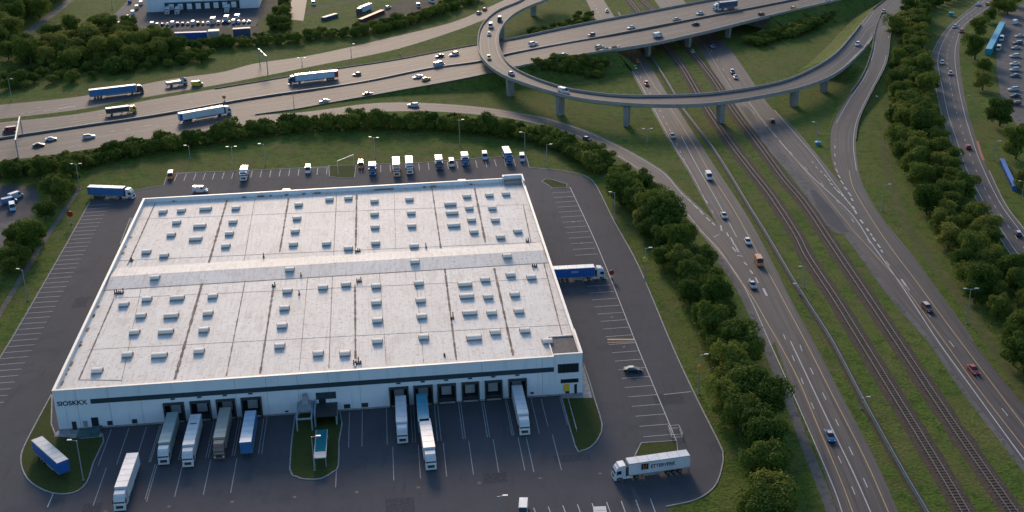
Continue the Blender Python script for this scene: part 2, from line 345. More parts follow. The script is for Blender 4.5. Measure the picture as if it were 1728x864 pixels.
# chevron chips of the merge on the left carriageway
mb = MB()
for x, y, dx, dy, wd in [(1152, 328, 3, 3, .5), (1163, 338, 3, 3, .5), (1174, 349, 4, 4, .6), (1184, 359, 4, 4, .6), (1195, 370, 4, 4, .6), (1204, 378, 3, 3, .7), (1217, 385, 1, 6, .7), (1209, 398, -6, 3, .5), (1228, 396, 2, 4, .6), (1236, 407, 4, 8, .6), (1243, 419, 4, 8, .5),
    (1239, 421, 4, 5, .6), (1249, 432, 6, 1, .6), (1258, 445, 3, 3, .7), (1268, 459, 3, 4, .7), (1266, 474, 2, 5, .6), (1277, 473, 3, 6, .6), (1291, 493, 4, 8, .9)]:
    a = G(x - dx * .8, y - dy * .8); b = G(x + dx * .8, y + dy * .8); strip(mb, [a, b], wd * .65, .048)
struct(up(mb.build('merge_marking', M['white_line'])))

# --- slip road curving from the east-west highway down to the left carriageway
SL_N = [(-40, 262), (0, 256), (150, 232), (300, 209), (430, 195), (515, 189), (612, 176), (665, 173), (722, 174), (795, 179), (864, 188), (931, 201), (997, 223), (1051, 248), (1097, 274), (1124, 292), (1151, 322), (1194, 362), (1228, 400), (1262, 450), (1296, 510), (1320, 560)]
SL_S = [(-40, 279), (0, 272), (83, 262), (160, 250), (267, 232), (367, 219), (432, 211), (519, 202), (612, 190), (720, 188), (799, 193), (864, 201), (914, 212), (974, 232), (1014, 250), (1060, 277), (1100, 307), (1141, 345), (1174, 385), (1214, 431), (1241, 468), (1261, 505), (1278, 545), (1297, 590)]
_, slL, slR = ribbon('slip_road', SL_N, SL_S, 0, M['road'], 240, .03)
marks('slip_road_marking', [([(432, 197), (515, 191), (612, 178), (665, 175), (722, 176), (795, 181), (864, 190), (931, 203), (997, 226), (1051, 251), (1097, 277), (1124, 296), (1151, 327), (1185, 358)], .2),
    ([(432, 209), (519, 199), (612, 188), (720, 186), (799, 191), (864, 199), (914, 210), (974, 229), (1014, 247), (1060, 273), (1100, 302), (1143, 342), (1177, 382), (1217, 428), (1245, 466), (1268, 508), (1298, 576)], .18)], 0, .05, M['white_line'])

# --- east-west highway: rises onto the bridge over the north-south corridor
def z_hw(x, y=0): return 7.0 * smooth((x - 560) / 440)
HW_N = [(-40, 212), (0, 207), (133, 192), (240, 171), (340, 154), (432, 139), (565, 117), (665, 102), (765, 83), (805, 76), (864, 67), (964, 46), (1064, 27), (1164, 8), (1240, -6), (1330, -24)]
HW_S = [(-40, 268), (0, 260), (150, 238), (300, 214), (432, 194), (499, 185), (565, 173), (665, 155), (765, 137), (829, 124), (881, 113), (1000, 91), (1097, 76), (1197, 54), (1296, 29), (1420, 0), (1500, -20)]
HW_M = [(-40, 243), (0, 235), (133, 215), (267, 195), (432, 166), (599, 142), (719, 118), (809, 105), (864, 91), (1031, 60), (1197, 28), (1296, 9), (1400, -12)]
_, hwL, hwR = ribbon('elevated_highway', HW_N, HW_S, z_hw, M['road'], 260, .035)
def frac_line(a, b, t): return [p.lerp(q, t) for p, q in zip(a, b)]
hm = line(HW_M, z_hw)
mb = MB()
for t, dsh, wd in ((.045, None, .22), (.16, (3, 9), .2), (.28, (3, 9), .2), (.41, None, .2), (.55, None, .2), (.68, (3, 9), .2), (.80, (3, 9), .2), (.93, None, .25)): strip(mb, frac_line(hwL, hwR, t), wd, .05, dsh)
struct(up(mb.build('highway_marking', M['faint_line'])))
mb = MB()
bar(mb, [p + Vector((0, 0, .03)) for p in hm], .45, .75)
struct(mb.build('median_barrier', M['rail_guard']))
mb = MB(); strip(mb, hm, 5.0, .045); struct(up(mb.build('median_strip', layered('dirty_median', (.2, [(.028, .03, .03), (.05, .05, .047)]), [], rough=.95))))

# --- collector road north of the highway
CO_N = [(-40, 182), (0, 177), (140, 162), (280, 135), (373, 122), (432, 107), (532, 92), (665, 62), (765, 37), (825, 12), (868, -8), (900, -22)]
CO_S = [(-40, 207), (0, 201), (133, 185), (240, 165), (340, 148), (432, 131), (532, 111), (665, 84), (765, 53), (822, 31), (868, 10), (905, -12), (925, -24)]
_, coL, coR = ribbon('collector_road', CO_N, CO_S, 0, M['road'], 160, .02)
mb = MB()
for t, dsh in ((.1, None), (.5, (3, 8)), (.9, None)): strip(mb, frac_line(coL, coR, t), .2, .045, dsh)
struct(up(mb.build('collector_marking', M['faint_line'])))

# --- north-south highway, right carriageway
NR_L = [(1090, -22), (1104, 0), (1140, 45), (1181, 85), (1224, 155), (1262, 213), (1322, 282), (1373, 345), (1429, 393), (1463, 438), (1509, 501), (1574, 576), (1629, 656), (1728, 784), (1790, 864)]
NR_R = [(1136, -22), (1153, 0), (1195, 45), (1231, 82), (1277, 147), (1300, 180), (1338, 213), (1373, 254), (1404, 292), (1447, 342), (1489, 398), (1543, 452), (1596, 520), (1646, 582), (1728, 684), (1800, 770)]
_, nrL, nrR = ribbon('highway_road', NR_L, NR_R, 0, M['road'], 160, .02)
AP = [(1249, 180), (1266, 205), (1285, 230), (1322, 282), (1363, 333), (1373, 358), (1406, 391), (1420, 396), (1438, 394), (1420, 370), (1390, 335), (1330, 268), (1272, 196), (1262, 180)]
polygon('old_asphalt_apron', pix(AP), M['old_asphalt'], .026)
polygon('worn_patch', pix([(1366, 320), (1376, 322), (1398, 345), (1424, 378), (1432, 392), (1420, 393), (1398, 378), (1380, 352)]), M['asphalt'], .032)
def brz(x, y):    # the slip road that falls from the bridge junction to the ground
    return 4.7 * (1 - smooth((y - 50) / 190))
BR_W = [(1490, 16), (1482, 36), (1476, 55), (1471, 87), (1456, 127), (1429, 167), (1406, 207), (1401, 240), (1405, 275), (1420, 308), (1462, 372), (1515, 445), (1560, 500), (1600, 560)]
BR_E = [(1522, 18), (1510, 40), (1503, 60), (1496, 107), (1473, 153), (1451, 200), (1444, 240), (1449, 288), (1459, 318), (1489, 368), (1543, 435), (1596, 508), (1646, 578)]
_, brL, brR = ribbon('slip_road', BR_W, BR_E, brz, M['road'], 140, .03)
marks('road_marking', [([(1263, 172), (1307, 228), (1363, 291), (1434, 358), (1470, 410), (1520, 480), (1583, 576), (1640, 655), (1728, 776), (1770, 830)], .26), ([(1307, 186), (1340, 224), (1373, 262), (1404, 304), (1444, 358)], .2),
    ([(1200, 85), (1235, 140), (1265, 182), (1310, 232), (1358, 282), (1405, 330), (1462, 402), (1500, 447), (1534, 489), (1590, 560), (1660, 650), (1740, 752)], .2, (3.5, 14))], 0, .045, M['white_line'])
marks('yellow_road_marking', [([(1439, 388), (1484, 438), (1529, 488), (1593, 576), (1650, 655), (1728, 756), (1775, 818)], .2), ([(1433, 288), (1438, 312), (1453, 341), (1496, 408), (1546, 475), (1616, 570), (1670, 642), (1728, 719), (1770, 774)], .22),
    ([(1190, 78), (1240, 158), (1290, 208), (1360, 290), (1439, 388)], .15)], 0, .052, M['yellow_line'])
marks('slip_road_marking', [([(1477, 70), (1474, 90), (1459, 130), (1433, 169), (1411, 208)], .2), ([(1500, 60), (1492, 107), (1469, 153), (1447, 200), (1440, 240), (1445, 288)], .2)], brz, .05, M['white_line'])
mb = MB()
for x, y, dx, dy, wd in [(1393, 297, 3, 3, .6), (1399, 304, 3, 3, .7), (1403, 311, 3, 2, .8), (1409, 318, 3, 3, .6), (1415, 324, 3, 3, .9), (1421, 329, 2, 3, .8), (1427, 336, 3, 3, .7), (1433, 343, 3, 3, .8), (1440, 350, 3, 3, 1.), (1444, 358, 2, 4, .9), (1454, 374, 3, 4, 1.),
    (1464, 388, 2, 3, 1.), (1470, 396, 2, 3, .8), (1475, 404, 3, 4, 1.), (1483, 415, 3, 4, .9), (1488, 424, 2, 3, .8), (1416, 298, 2, 3, .8), (1421, 308, 3, 4, .8), (1427, 318, 3, 3, 1.), (1434, 328, 3, 4, .8), (1438, 337, 2, 3, .9), (1412, 288, 2, 4, .6), (1525, 477, 5, 7, .9),
    (1386, 290, 2, 2, .5), (1378, 283, 2, 2, .5), (1371, 274, 2, 2, .5), (1409, 276, 1, 3, .5), (1409, 262, 1, 3, .5), (1409, 248, 1, 3, .5), (1410, 234, 1, 3, .5)]:
    strip(mb, [G(x - dx * .8, y - dy * .8), G(x + dx * .8, y + dy * .8)], wd * .55, .055)
struct(up(mb.build('gore_marking', M['white_line'])))

# --- local road at the right
LO_W = [(1690, -22), (1665, -8), (1643, 10), (1603, 43), (1579, 77), (1571, 103), (1576, 133), (1589, 193), (1603, 233), (1621, 288), (1656, 351), (1689, 405), (1728, 462), (1790, 545)]
LO_E = [(1730, -22), (1700, -6), (1665, 17), (1632, 42), (1621, 67), (1619, 100), (1629, 167), (1649, 240), (1668, 288), (1696, 345), (1728, 388), (1790, 470)]
_, loL, loR = ribbon('local_road', LO_W, LO_E, 0, M['road'], 120, .02)
mb = MB()
for t, dsh in ((.24, None), (.56, (3, 6)), (.84, None)): strip(mb, frac_line(loL, loR, t), .2, .045, dsh)
struct(up(mb.build('road_marking', M['white_line'])))
mb = MB(); strip(mb, line([(1649, 238), (1654, 255), (1660, 271)]), .9, .05); struct(up(mb.build('red_kerb_marking', mat('faded_red', (.35, .10, .07), .8))))
mb = MB(); bar(mb, line([(1669, 288), (1697, 345), (1729, 388), (1791, 470)]), .3, .12, 0); bar(mb, loL[::1], .3, .12, 0); struct(mb.build('kerb', M['kerb']))

# =================================================================== THE LOOP RAMP ON PIERS
def rmz(x, y): return 9.0 - 2.0 * smooth((x - 1150) / 250) - 2.3 * smooth((x - 1390) / 90)
RM_O = [(905, -18), (880, 2), (843, 18), (822, 34), (811, 50), (807, 70), (809, 90), (820, 107), (838, 122), (864, 135), (931, 157), (997, 171), (1097, 179), (1197, 177), (1296, 162), (1363, 146), (1413, 124), (1453, 89), (1470, 66), (1476, 55), (1508, 40)]
RM_I = [(950, -18), (923, 0), (893, 12), (868, 25), (850, 42), (841, 62), (843, 84), (852, 103), (867, 117), (897, 132), (931, 144), (963, 153), (1030, 162), (1097, 164), (1197, 160), (1296, 145), (1353, 127), (1406, 96), (1438, 62), (1456, 38), (1469, 20)]
rmo, rmi = edges(RM_O, RM_I, rmz, 220)
# shared junction north of the gore
def jz(x, y): return 4.7
JU_W = [(1455, 40), (1469, 20), (1496, -2), (1520, -22)]
JU_E = [(1508, 42), (1513, 27), (1543, -2), (1565, -22)]
juW, juE = edges(JU_W, JU_E, jz, 24)
ramp = tag(empty('loop_ramp', tuple(G(1097, 171, 0))), 'curved concrete loop ramp on slim piers crossing over the highway', 'ramp bridge')
def off(o, root):
    o.parent = root; o.matrix_parent_inverse = Matrix.Translation(root.location).inverted() if root.rotation_euler.z == 0 else root.matrix_world.inverted(); return o
def slab(name, a, b, th, m, root, out=.35):
    mb = MB(); n = len(a); vs = []
    for p, q in zip(a, b):
        d = (q - p); d.z = 0; d.normalize(); p2 = p - d * out; q2 = q + d * out
        pi = p + (q - p) * .22; qi = q - (q - p) * .22
        vs += [(p2.x, p2.y, p.z), (q2.x, q2.y, q.z), (q2.x, q2.y, q.z - .45), (qi.x, qi.y, q.z - th), (pi.x, pi.y, p.z - th), (p2.x, p2.y, p.z - .45)]
    fs = [tuple(range(6)), tuple(6 * (n - 1) + k for k in range(5, -1, -1))]
    for i in range(n - 1):
        for k in range(6): fs.append((6 * i + k, 6 * i + (k + 1) % 6, 6 * i + 6 + (k + 1) % 6, 6 * i + 6 + k))
    mb.add(vs, fs); return off(mb.build(name, m, None), root)
slab('deck', rmo, rmi, 1.5, M['deck_concrete'], ramp)
o = sheet('road_surface', rmo, rmi, M['road'], .03); off(o, ramp)
def par(a, b, root, h=.95, wd=.35, name='parapet'):
    P = []
    for p, q in zip(a, b):
        d = (p - q); d.z = 0; d.normalize(); P.append(p + d * .12)
    mb = MB(); bar(mb, P, wd, h, 0.02); return off(mb.build(name, M['deck_concrete'], None), root)
par(rmo[:198], rmi, ramp); par(rmi[:-6], rmo, ramp)
mb = MB(); 
for f_ in (.10, .88, .5): mb = MB(); strip(mb, frac_line(rmo, rmi, f_), .2 if f_ != .5 else .12, .045); off(up(mb.build('lane_marking', M['faint_line'])), ramp)
def nearest(P, q): return min(range(len(P)), key=lambda i: (Vector((P[i].x, P[i].y)) - Vector((q.x, q.y))).length)
def pier(root, p, z, hd, L=3.0, wd=1.3, head=True):
    ca, sa = math.cos(hd), math.sin(hd); mb = MB()
    def tr(x, y, zz): return (p.x + ca * x - sa * y, p.y + sa * x + ca * y, zz)
    lo = [tr(*c, -.3) for c in ((-wd / 2, -L / 2), (wd / 2, -L / 2), (wd / 2, L / 2), (-wd / 2, L / 2))]
    hi = [tr(*c, z - 1.0) for c in ((-wd / 2 * 1.1, -L / 2 * 1.25), (wd / 2 * 1.1, -L / 2 * 1.25), (wd / 2 * 1.1, L / 2 * 1.25), (-wd / 2 * 1.1, L / 2 * 1.25))]
    mb.hexa(lo, hi); return off(mb.build('pier', M['concrete'], None), root)
for x, y in [(859, 163), (941, 196), (1055, 216), (1223, 211), (1348, 181), (1397, 156), (898, 27), (851, 66)]:
    q = G(x, y, 0); i = nearest(rmo, q); 
    c = min((rmo[k].lerp(rmi[k], .5) for k in range(len(rmo))), key=lambda v: (Vector((v.x, v.y)) - Vector((q.x, q.y))).length)
    k = nearest(rmo, q); t = rmo[min(k + 1, len(rmo) - 1)] - rmo[max(k - 1, 0)]; cc = rmo[k].lerp(rmi[k], .5); zz_ = cc.z; cc = (q + Vector((0, 1.3, 0))).lerp(cc, .35); cc.z = zz_
    pier(ramp, cc, cc.z, math.atan2(t.y, t.x), L=2.6, wd=2.0)
# junction slab + banks
o = sheet('junction_road', juW, juE, M['road'], .045); struct(o)
def bank(name, a, z_end=0.0, side=1, slope=2.0, k=3):
    """grass slope falling from polyline a sideways to the ground"""
    n = len(a); vs = []; T = []
    for i, p in enumerate(a):
        t = a[min(i + 2, n - 1)] - a[max(i - 2, 0)]; t.z = 0; t.normalize(); nn = Vector((-t.y, t.x, 0)) * side; T.append(nn)
    for i, p in enumerate(a):
        for j in range(k + 1):
            f = j / k; q = p + T[i] * (max(p.z, .0) * slope * f + .2 + .3 * f); vs.append((q.x, q.y, p.z * (1 - f) - .06 + (-.03 if j == k else 0)))
    fs = [(i * (k + 1) + j, (i + 1) * (k + 1) + j, (i + 1) * (k + 1) + j + 1, i * (k + 1) + j + 1) for i in range(n - 1) for j in range(k)]
    mb = MB(); mb.add(vs, fs); return struct(up(mb.build(name, M['grass'])))
def sideof(a, b):   # +1 if b lies on the right of a's direction (bank goes left)
    i = len(a) // 2; t = a[i + 1] - a[i]; d = b[i] - a[i]
    return -1 if (t.x * d.y - t.y * d.x) > 0 else 1
def zcut(a, b, lo=.05):
    k = [i for i, p in enumerate(a) if p.z > lo]; return a[k[0]:k[-1] + 1], b[k[0]:k[-1] + 1]
bank('road_bank', zcut(brL, brR)[0], side=sideof(brL, brR)); bank('road_bank', zcut(brR, brL)[0], side=sideof(brR, brL))
bank('road_bank', juE, side=sideof(juE, juW)); bank('road_bank', juW, side=sideof(juW, juE))
k0 = next(i for i in range(len(rmo)) if rmo[i].z < 5.9)
def cone(p, q, t, name='bank_end'):
    '''quarter cone closing a bank: p edge point, q the opposite edge, t direction the deck flies off to'''
    n0 = p - q; n0.z = 0; n0.normalize(); t = Vector((t.x, t.y, 0)).normalized(); vs = [(p.x, p.y, p.z - .12), (p.x, p.y, -.1)]
    for j in range(9):
        a = math.pi / 2 * j / 8; d = n0 * math.cos(a) * (p.z * 2 + .5) + t * math.sin(a) * p.z * 1.6; vs.append((p.x + d.x, p.y + d.y, -.06))
    mb = MB(); mb.add(vs, [(0, j, j + 1) for j in range(2, 10)]); struct(up(mb.build(name, M['grass'])))
def front_slope(p, q, t):
    t = Vector((t.x, t.y, 0)).normalized(); mb = MB(); mb.add([p - Vector((0, 0, .12)), q - Vector((0, 0, .12)), q + t * q.z * 1.6 - Vector((0, 0, q.z + .06)), p + t * p.z * 1.6 - Vector((0, 0, p.z + .06))], [(0, 1, 2, 3)]); struct(up(mb.build('bank_end', M['grass'])))
tt = rmo[k0 - 2] - rmo[k0 + 2]; cone(rmo[k0], rmi[k0], tt); cone(rmi[k0], rmo[k0], tt); front_slope(rmo[k0], rmi[k0], tt)
bank('road_bank', rmi[k0:-4], side=sideof(rmi[k0:-4], rmo[k0:-4])); bank('road_bank', rmo[k0:200], side=sideof(rmo[k0:200], rmi[k0:200]))
mb = MB(); bar(mb, [p + Vector((0, 0, .03)) for p in brL[:58]], .15, .5); bar(mb, [p + Vector((0, 0, .03)) for p in brR[:80]], .15, .5); bar(mb, [p + Vector((0, 0, .04)) for p in juE], .15, .5); bar(mb, [p + Vector((0, 0, .04)) for p in juW[8:]], .15, .5)
tag(mb.build('guard_rail', M['rail_guard']), 'low steel guard rail lining both edges of the forked slip road', 'guard rail')

# =================================================================== THE HIGHWAY BRIDGE
def xs(p):  # pixel x of a world point (used only to cut the deck at its abutments)
    d = p - Vector((0, 0, CH)); f = d.dot(-_b); return 864 + CF * d.dot(_x) / f
ia = next(i for i in range(len(hwR)) if xs(hwR[i]) > 1035); ib = next(i for i in range(len(hwR)) if xs(hwR[i]) > 1300)
bridge = tag(empty('highway_bridge', tuple((hwL[ia] + hwR[ib]) / 2 * Vector((1, 1, 0)) if False else ((hwL[ia].x + hwR[ib].x) / 2, (hwL[ia].y + hwR[ib].y) / 2, 0))), 'long concrete road bridge carrying the busy highway over the rail corridor', 'road bridge')
slab('deck', hwL[ia:ib], hwR[ia:ib], 1.7, M['deck_concrete'], bridge)
i0 = next(i for i in range(len(hwR)) if xs(hwR[i]) > 850)
par(hwR[i0:], hwL[i0:], bridge, h=1.0); 
i1 = next(i for i in range(len(hwL)) if xs(hwL[i]) > 845)
par(hwL[i1:], hwR[i1:], bridge, h=1.0)
for x, y in [(1108, 99), (1170, 82), (1241, 66), (1040, 112)]:
    q = G(x, y, 0); k = nearest(hwR, q)
    t = hwR[k + 1] - hwR[k - 1]; hd = math.atan2(t.y, t.x)
    for f in (.9, .5, .12):
        c = hwR[k].lerp(hwL[k], 1 - f); pier(bridge, c, c.z, hd, L=2.4, wd=1.5)
for k in (ia, ib):
    a, b = hwL[k], hwR[k]; mb = MB(); t = (hwR[k + 1] - hwR[k - 1]).normalized() * .5
    mb.hexa([(a.x - t.x, a.y - t.y, -.2), (a.x + t.x, a.y + t.y, -.2), (b.x + t.x, b.y + t.y, -.2), (b.x - t.x, b.y - t.y, -.2)], [(a.x - t.x, a.y - t.y, a.z - .1), (a.x + t.x, a.y + t.y, a.z - .1), (b.x + t.x, b.y + t.y, b.z - .1), (b.x - t.x, b.y - t.y, b.z - .1)])
    off(mb.build('abutment', M['concrete'], None), bridge)
for (lo, hi) in ((0, ia + 1), (ib, len(hwR))):
    A, Bq = zcut(hwR[lo:hi], hwL[lo:hi]); bank('highway_bank', A, side=sideof(A, Bq)); A, Bq = zcut(hwL[lo:hi], hwR[lo:hi]); bank('highway_bank', A, side=sideof(A, Bq))
# sloping quarter cones beside the abutments
for k, sg in ((ia, 1), (ib, -1)):
    for edge, other in ((hwR, hwL), (hwL, hwR)):
        p = edge[k]; t = (edge[k + 1] - edge[k - 1]); t.z = 0; t.normalize(); t *= sg; n0 = (edge[k] - other[k]); n0.z = 0; n0.normalize()
        vs = [(p.x, p.y, p.z - .1)]
        for j in range(7):
            a = math.pi / 2 * j / 6; d = n0 * math.cos(a) * p.z * 2 + t * math.sin(a) * p.z * 1.3; vs.append((p.x + d.x, p.y + d.y, -.05))
        mb = MB(); mb.add(vs, [(0, j, j + 1) for j in range(1, 7)]); struct(up(mb.build('abutment_slope', M['grass'])))
mb = MB(); bar(mb, [p + Vector((0, 0, .03)) for p in hwR[60:i0]], .12, .45); bar(mb, [p + Vector((0, 0, .03)) for p in hwL[60:i1]], .12, .45)
tag(mb.build('guard_rail', M['rail_guard']), 'thin grey guard rail lining both edges of the wide highway at left', 'guard rail')

# =================================================================== RAILWAY
def track(label, pts):
    P = line(pts); P = resample(P, 160); n = len(P); root = tag(empty('railway_track', tuple(P[80])), label, 'railway track')
    mb = MB(); vs = []
    for i, p in enumerate(P):
        t = P[min(i + 1, n - 1)] - P[max(i - 1, 0)]; nn = Vector((-t.y, t.x, 0)).normalized(); j = noise.noise(Vector((i * .5, pts[0][0], 0))) * .5
        for o_, z_ in ((-2.5 - j, .01), (-1.6, .25), (1.6, .25), (2.5 + j, .01)): q = p + nn * o_; vs.append((q.x, q.y, z_))
    mb.add(vs, [(4 * i + k, 4 * i + k + 1, 4 * i + 5 + k, 4 * i + 4 + k) for i in range(n - 1) for k in range(3)]); off(up(mb.build('ballast_bed', M['ballast'])), root)
    mb = MB(); L = sum((b - a).length for a, b in zip(P, P[1:])); Q = resample(P, int(L / 1.1))
    for i in range(1, len(Q) - 1):
        t = (Q[i + 1] - Q[i - 1]).normalized(); nn = Vector((-t.y, t.x, 0)); c = Q[i]; a = t * .17; b = nn * 1.3; z0, z1 = Vector((0, 0, .2)), Vector((0, 0, .34))
        mb.hexa([c - a - b + z0, c + a - b + z0, c + a + b + z0, c - a + b + z0], [c - a - b + z1, c + a - b + z1, c + a + b + z1, c - a + b + z1])
    off(mb.build('sleepers', M['sleeper']), root)
    for s in (-1, 1):
        PP = []
        for i, p in enumerate(P):
            t = P[min(i + 1, n - 1)] - P[max(i - 1, 0)]; nn = Vector((-t.y, t.x, 0)).normalized(); PP.append(p + nn * .75 * s)
        mb = MB(); bar(mb, PP, .17, .17, .34); off(mb.build('rail', M['rail']), root)
track('left hand railway track between the green barrier and the second track', [(1042, -22), (1064, 4), (1100, 50), (1147, 108), (1185, 171), (1231, 240), (1264, 284), (1302, 333), (1343, 396), (1363, 435), (1409, 505), (1453, 576), (1509, 667), (1576, 776), (1630, 868), (1648, 900)])
track('right hand railway track nearest to the right carriageway', [(1062, -22), (1087, 4), (1130, 45), (1197, 125), (1236, 185), (1274, 236), (1322, 302), (1358, 345), (1409, 421), (1463, 501), (1513, 576), (1573, 666), (1629, 749), (1712, 868), (1735, 900)])

# green barrier between the left carriageway and the tracks
GB = [(1043, 22), (1062, 50), (1107, 110), (1141, 164), (1154, 187), (1197, 243), (1227, 288), (1260, 343), (1294, 398), (1349, 491), (1403, 576), (1463, 689), (1523, 796), (1563, 864), (1580, 895)]
P = resample(line(GB), 140); root = tag(empty('crash_barrier', tuple(P[70])), 'long pale green barrier running between left carriageway and railway tracks', 'crash barrier')
mb = MB(); bar(mb, P, .6, .3, 0); off(mb.build('barrier_foot', M['green_steel']), root)
mb = MB(); bar(mb, P, .3, .5, .301); off(mb.build('barrier_rail', M['green_steel']), root)
mb = MB(); Q = resample(P, 100)
strip(mb, P, 2.2, .012); struct(up(mb.build('gravel_strip', M['ballast'])))
# barrier east of the slip road belt
for pts, lab in (([(1566, 60), (1560, 80), (1555, 100), (1553, 115)], 'short pale steel barrier curving beside the local road bend'), ([(1641, 365), (1660, 400), (1685, 437)], 'straight dark steel barrier between the tree belt and local road')):
    root = tag(empty('road_barrier', tuple(G(*pts[1]))), lab, 'road barrier'); P = resample(line(pts), 14)
    mb = MB(); bar(mb, P, .2, .5, .5); off(mb.build('barrier_rail', M['steel']), root)
    for p in P[::2]:
        mb = MB(); mb.box(p.x - .08, p.x + .08, p.y - .08, p.y + .08, -.1, .55); off(mb.build('post', M['steel']), root)

# =================================================================== THE YARD
YARD = [(-60, 700), (20, 572), (67, 491), (113, 411), (152, 340), (170, 333), (231, 321), (276, 313), (281, 299), (299, 292), (405, 289), (556, 281), (601, 279), (710, 275), (810, 267), (888, 263), (893, 283), (941, 287), (972, 293), (991, 299), (1007, 315), (1037, 375), (1077, 448),
    (1131, 576), (1171, 663), (1214, 749), (1220, 768), (1219, 785), (1211, 812), (1197, 830), (1170, 845), (1124, 855), (1131, 864), (1170, 930), (-200, 930)]
polygon('yard_asphalt', pix(YARD), M['asphalt'], .02)
mb = MB()
for pts, k in (([(-60, 700), (20, 572), (67, 491), (113, 411), (152, 340)], 1), ([(231, 321), (276, 313), (281, 299), (299, 292), (405, 289), (556, 281)], 1), ([(601, 279), (710, 275), (810, 267), (888, 263), (893, 283)], 1),
    ([(893, 283), (941, 287), (972, 293), (991, 299), (1007, 315), (1037, 375), (1077, 448), (1131, 576), (1171, 663), (1214, 749), (1220, 768), (1219, 785), (1211, 812), (1197, 830), (1170, 845), (1124, 855)], 5)):
    bar(mb, line(pts, 0, k), .3, .14, 0)
struct(mb.build('kerb', M['kerb']))
def island(pts, k=4):
    P = [G(x, y) for x, y in pts]; n = len(P)
    Q = catmull(P + [P[0]], k)[:-1] if k > 1 else P
    polygon('grass_island', Q, M['lawn'], .10); mb = MB(); bar(mb, Q + [Q[0]], .3, .16, 0); struct(mb.build('kerb', M['kerb']))
island([(88, 664), (74, 690), (60, 716), (45, 745), (36, 768), (38, 792), (53, 815), (87, 832), (123, 832), (146, 815), (158, 780), (173, 733), (94, 735)], 3)
island([(499, 699), (495, 723), (489, 792), (501, 805), (516, 809), (542, 808), (563, 796), (571, 786), (572, 745), (573, 692)], 2)
island([(947, 669), (971, 754), (981, 761), (998, 754), (1011, 738), (1016, 716), (1004, 676), (984, 613), (980, 650)], 2)
island([(1071, 770), (1082, 748), (1142, 744), (1144, 768), (1110, 778)], 1)
island([(914, 306), (920, 303), (931, 303), (957, 311), (956, 317), (931, 317)], 1)
island([(555, 280), (556, 298), (575, 301), (598, 300), (601, 279)], 1)
island([(203, 412), (220, 368), (223, 368), (208, 412)], 1)
polygon('concrete_slab', pix([(91, 737), (97, 728), (170, 724), (172, 738), (140, 741)]), M['kerb'], .13)
polygon('concrete_slab', pix([(984, 613), (982, 664), (945, 668), (948, 673), (1000, 672), (994, 650), (986, 625)]), M['kerb'], .13)

# parking lines
def rows(a, b, n, dvec, faint=False, skip=()):
    """n lines evenly spaced from a to b, each going dvec metres (building frame)"""
    A, Bq = G(*a), G(*b)
    for i in range(n):
        if i in skip: continue
        p = A.lerp(Bq, i / (n - 1)); q = p + Vector((EX.x * dvec[0] + EY.x * dvec[1], EX.y * dvec[0] + EY.y * dvec[1], 0)); strip(mbm, [p, q], .16, .035)
mbm = MB()
rows((148, 347), (-70, 720), 44, (7.6, 0.2))
strip(mbm, line([(962, 316), (1010, 420), (1072, 576), (1141, 743)], 0, 4), .2, .034)
rows((962, 316), (1137, 733), 37, (-7.0, -.1), skip=(14, 15))
rows((299, 294), (552, 283), 17, (0, -7.6)); rows((610, 280), (882, 267), 18, (0, -8.2)); strip(mbm, line([(299, 293), (556, 282)]), .2, .034)
strip(mbm, [G(1120, 666), G(1166, 661)], .2, .034)
# south edge row
for i in range(10):
    x0 = 868 + i * 24.6; y0 = 859 - i * 1.95
    strip(mbm, [G(x0 + 8, y0), G(x0 + 24, y0 + 44)], .18, .034)
strip(mbm, [G(90, 833), G(80, 856)], .2, .034)
struct(up(mbm.build('parking_marking', M['white_line'])))
mbm = MB(); mbf = MB()
def dl(a, b0, b1, m=None): strip(m or mbm, [B(a, b0), B(a, b1)], .17, .036)
dock_px = [(276, 311.5), (321, 356), (365, 398), (407, 442), (657, 690), (698, 731), (738, 770), (779, 809), (818, 848), (858, 889)]
def afront(px, py=690, z=4.5):   # along-front coordinate of a pixel on the front wall (b=0)
    o = Vector((0, 0, CH)); d = G(px, py) - o; n = Vector((EY.x, EY.y, 0)); p0 = B(0, 0, 0)
    t = (p0 - o).dot(n) / d.dot(n); q = o + d * t; return toB(q)[0], q.z
DOCK = []
for x0, x1 in dock_px:
    xm = (x0 + x1) / 2; yt = 689 - (xm - 290) * (689 - 655) / (875 - 290); a0, zt = afront(x0, yt); a1, _ = afront(x1, yt); DOCK.append((a0, a1))
for a0, a1 in DOCK:
    for a in (a0 - .9, a1 + .9): dl(a, -.5, -17)
    dl(a0 + .3, -18, -32, mbf)
for a in (12, 16, 20, 23, 44.5, 47, 64, 67, 70, 108, 112.5, 117): dl(a, -1, -17 if a < 112 else -14)
for a in (14, 25, 64.5, 107, 113): dl(a, -18, -33, mbf)
struct(up(mbm.build('dock_marking', M['faint_line']))); struct(up(mbf.build('dock_marking', M['faint_line'])))
mb = MB(); strip(mb, [G(1025, 573), G(1070, 573)], .8, .037); strip(mb, [G(1025, 578), G(1070, 577)], .3, .037); struct(up(mb.build('yellow_bay_marking', M['yellow_line'])))
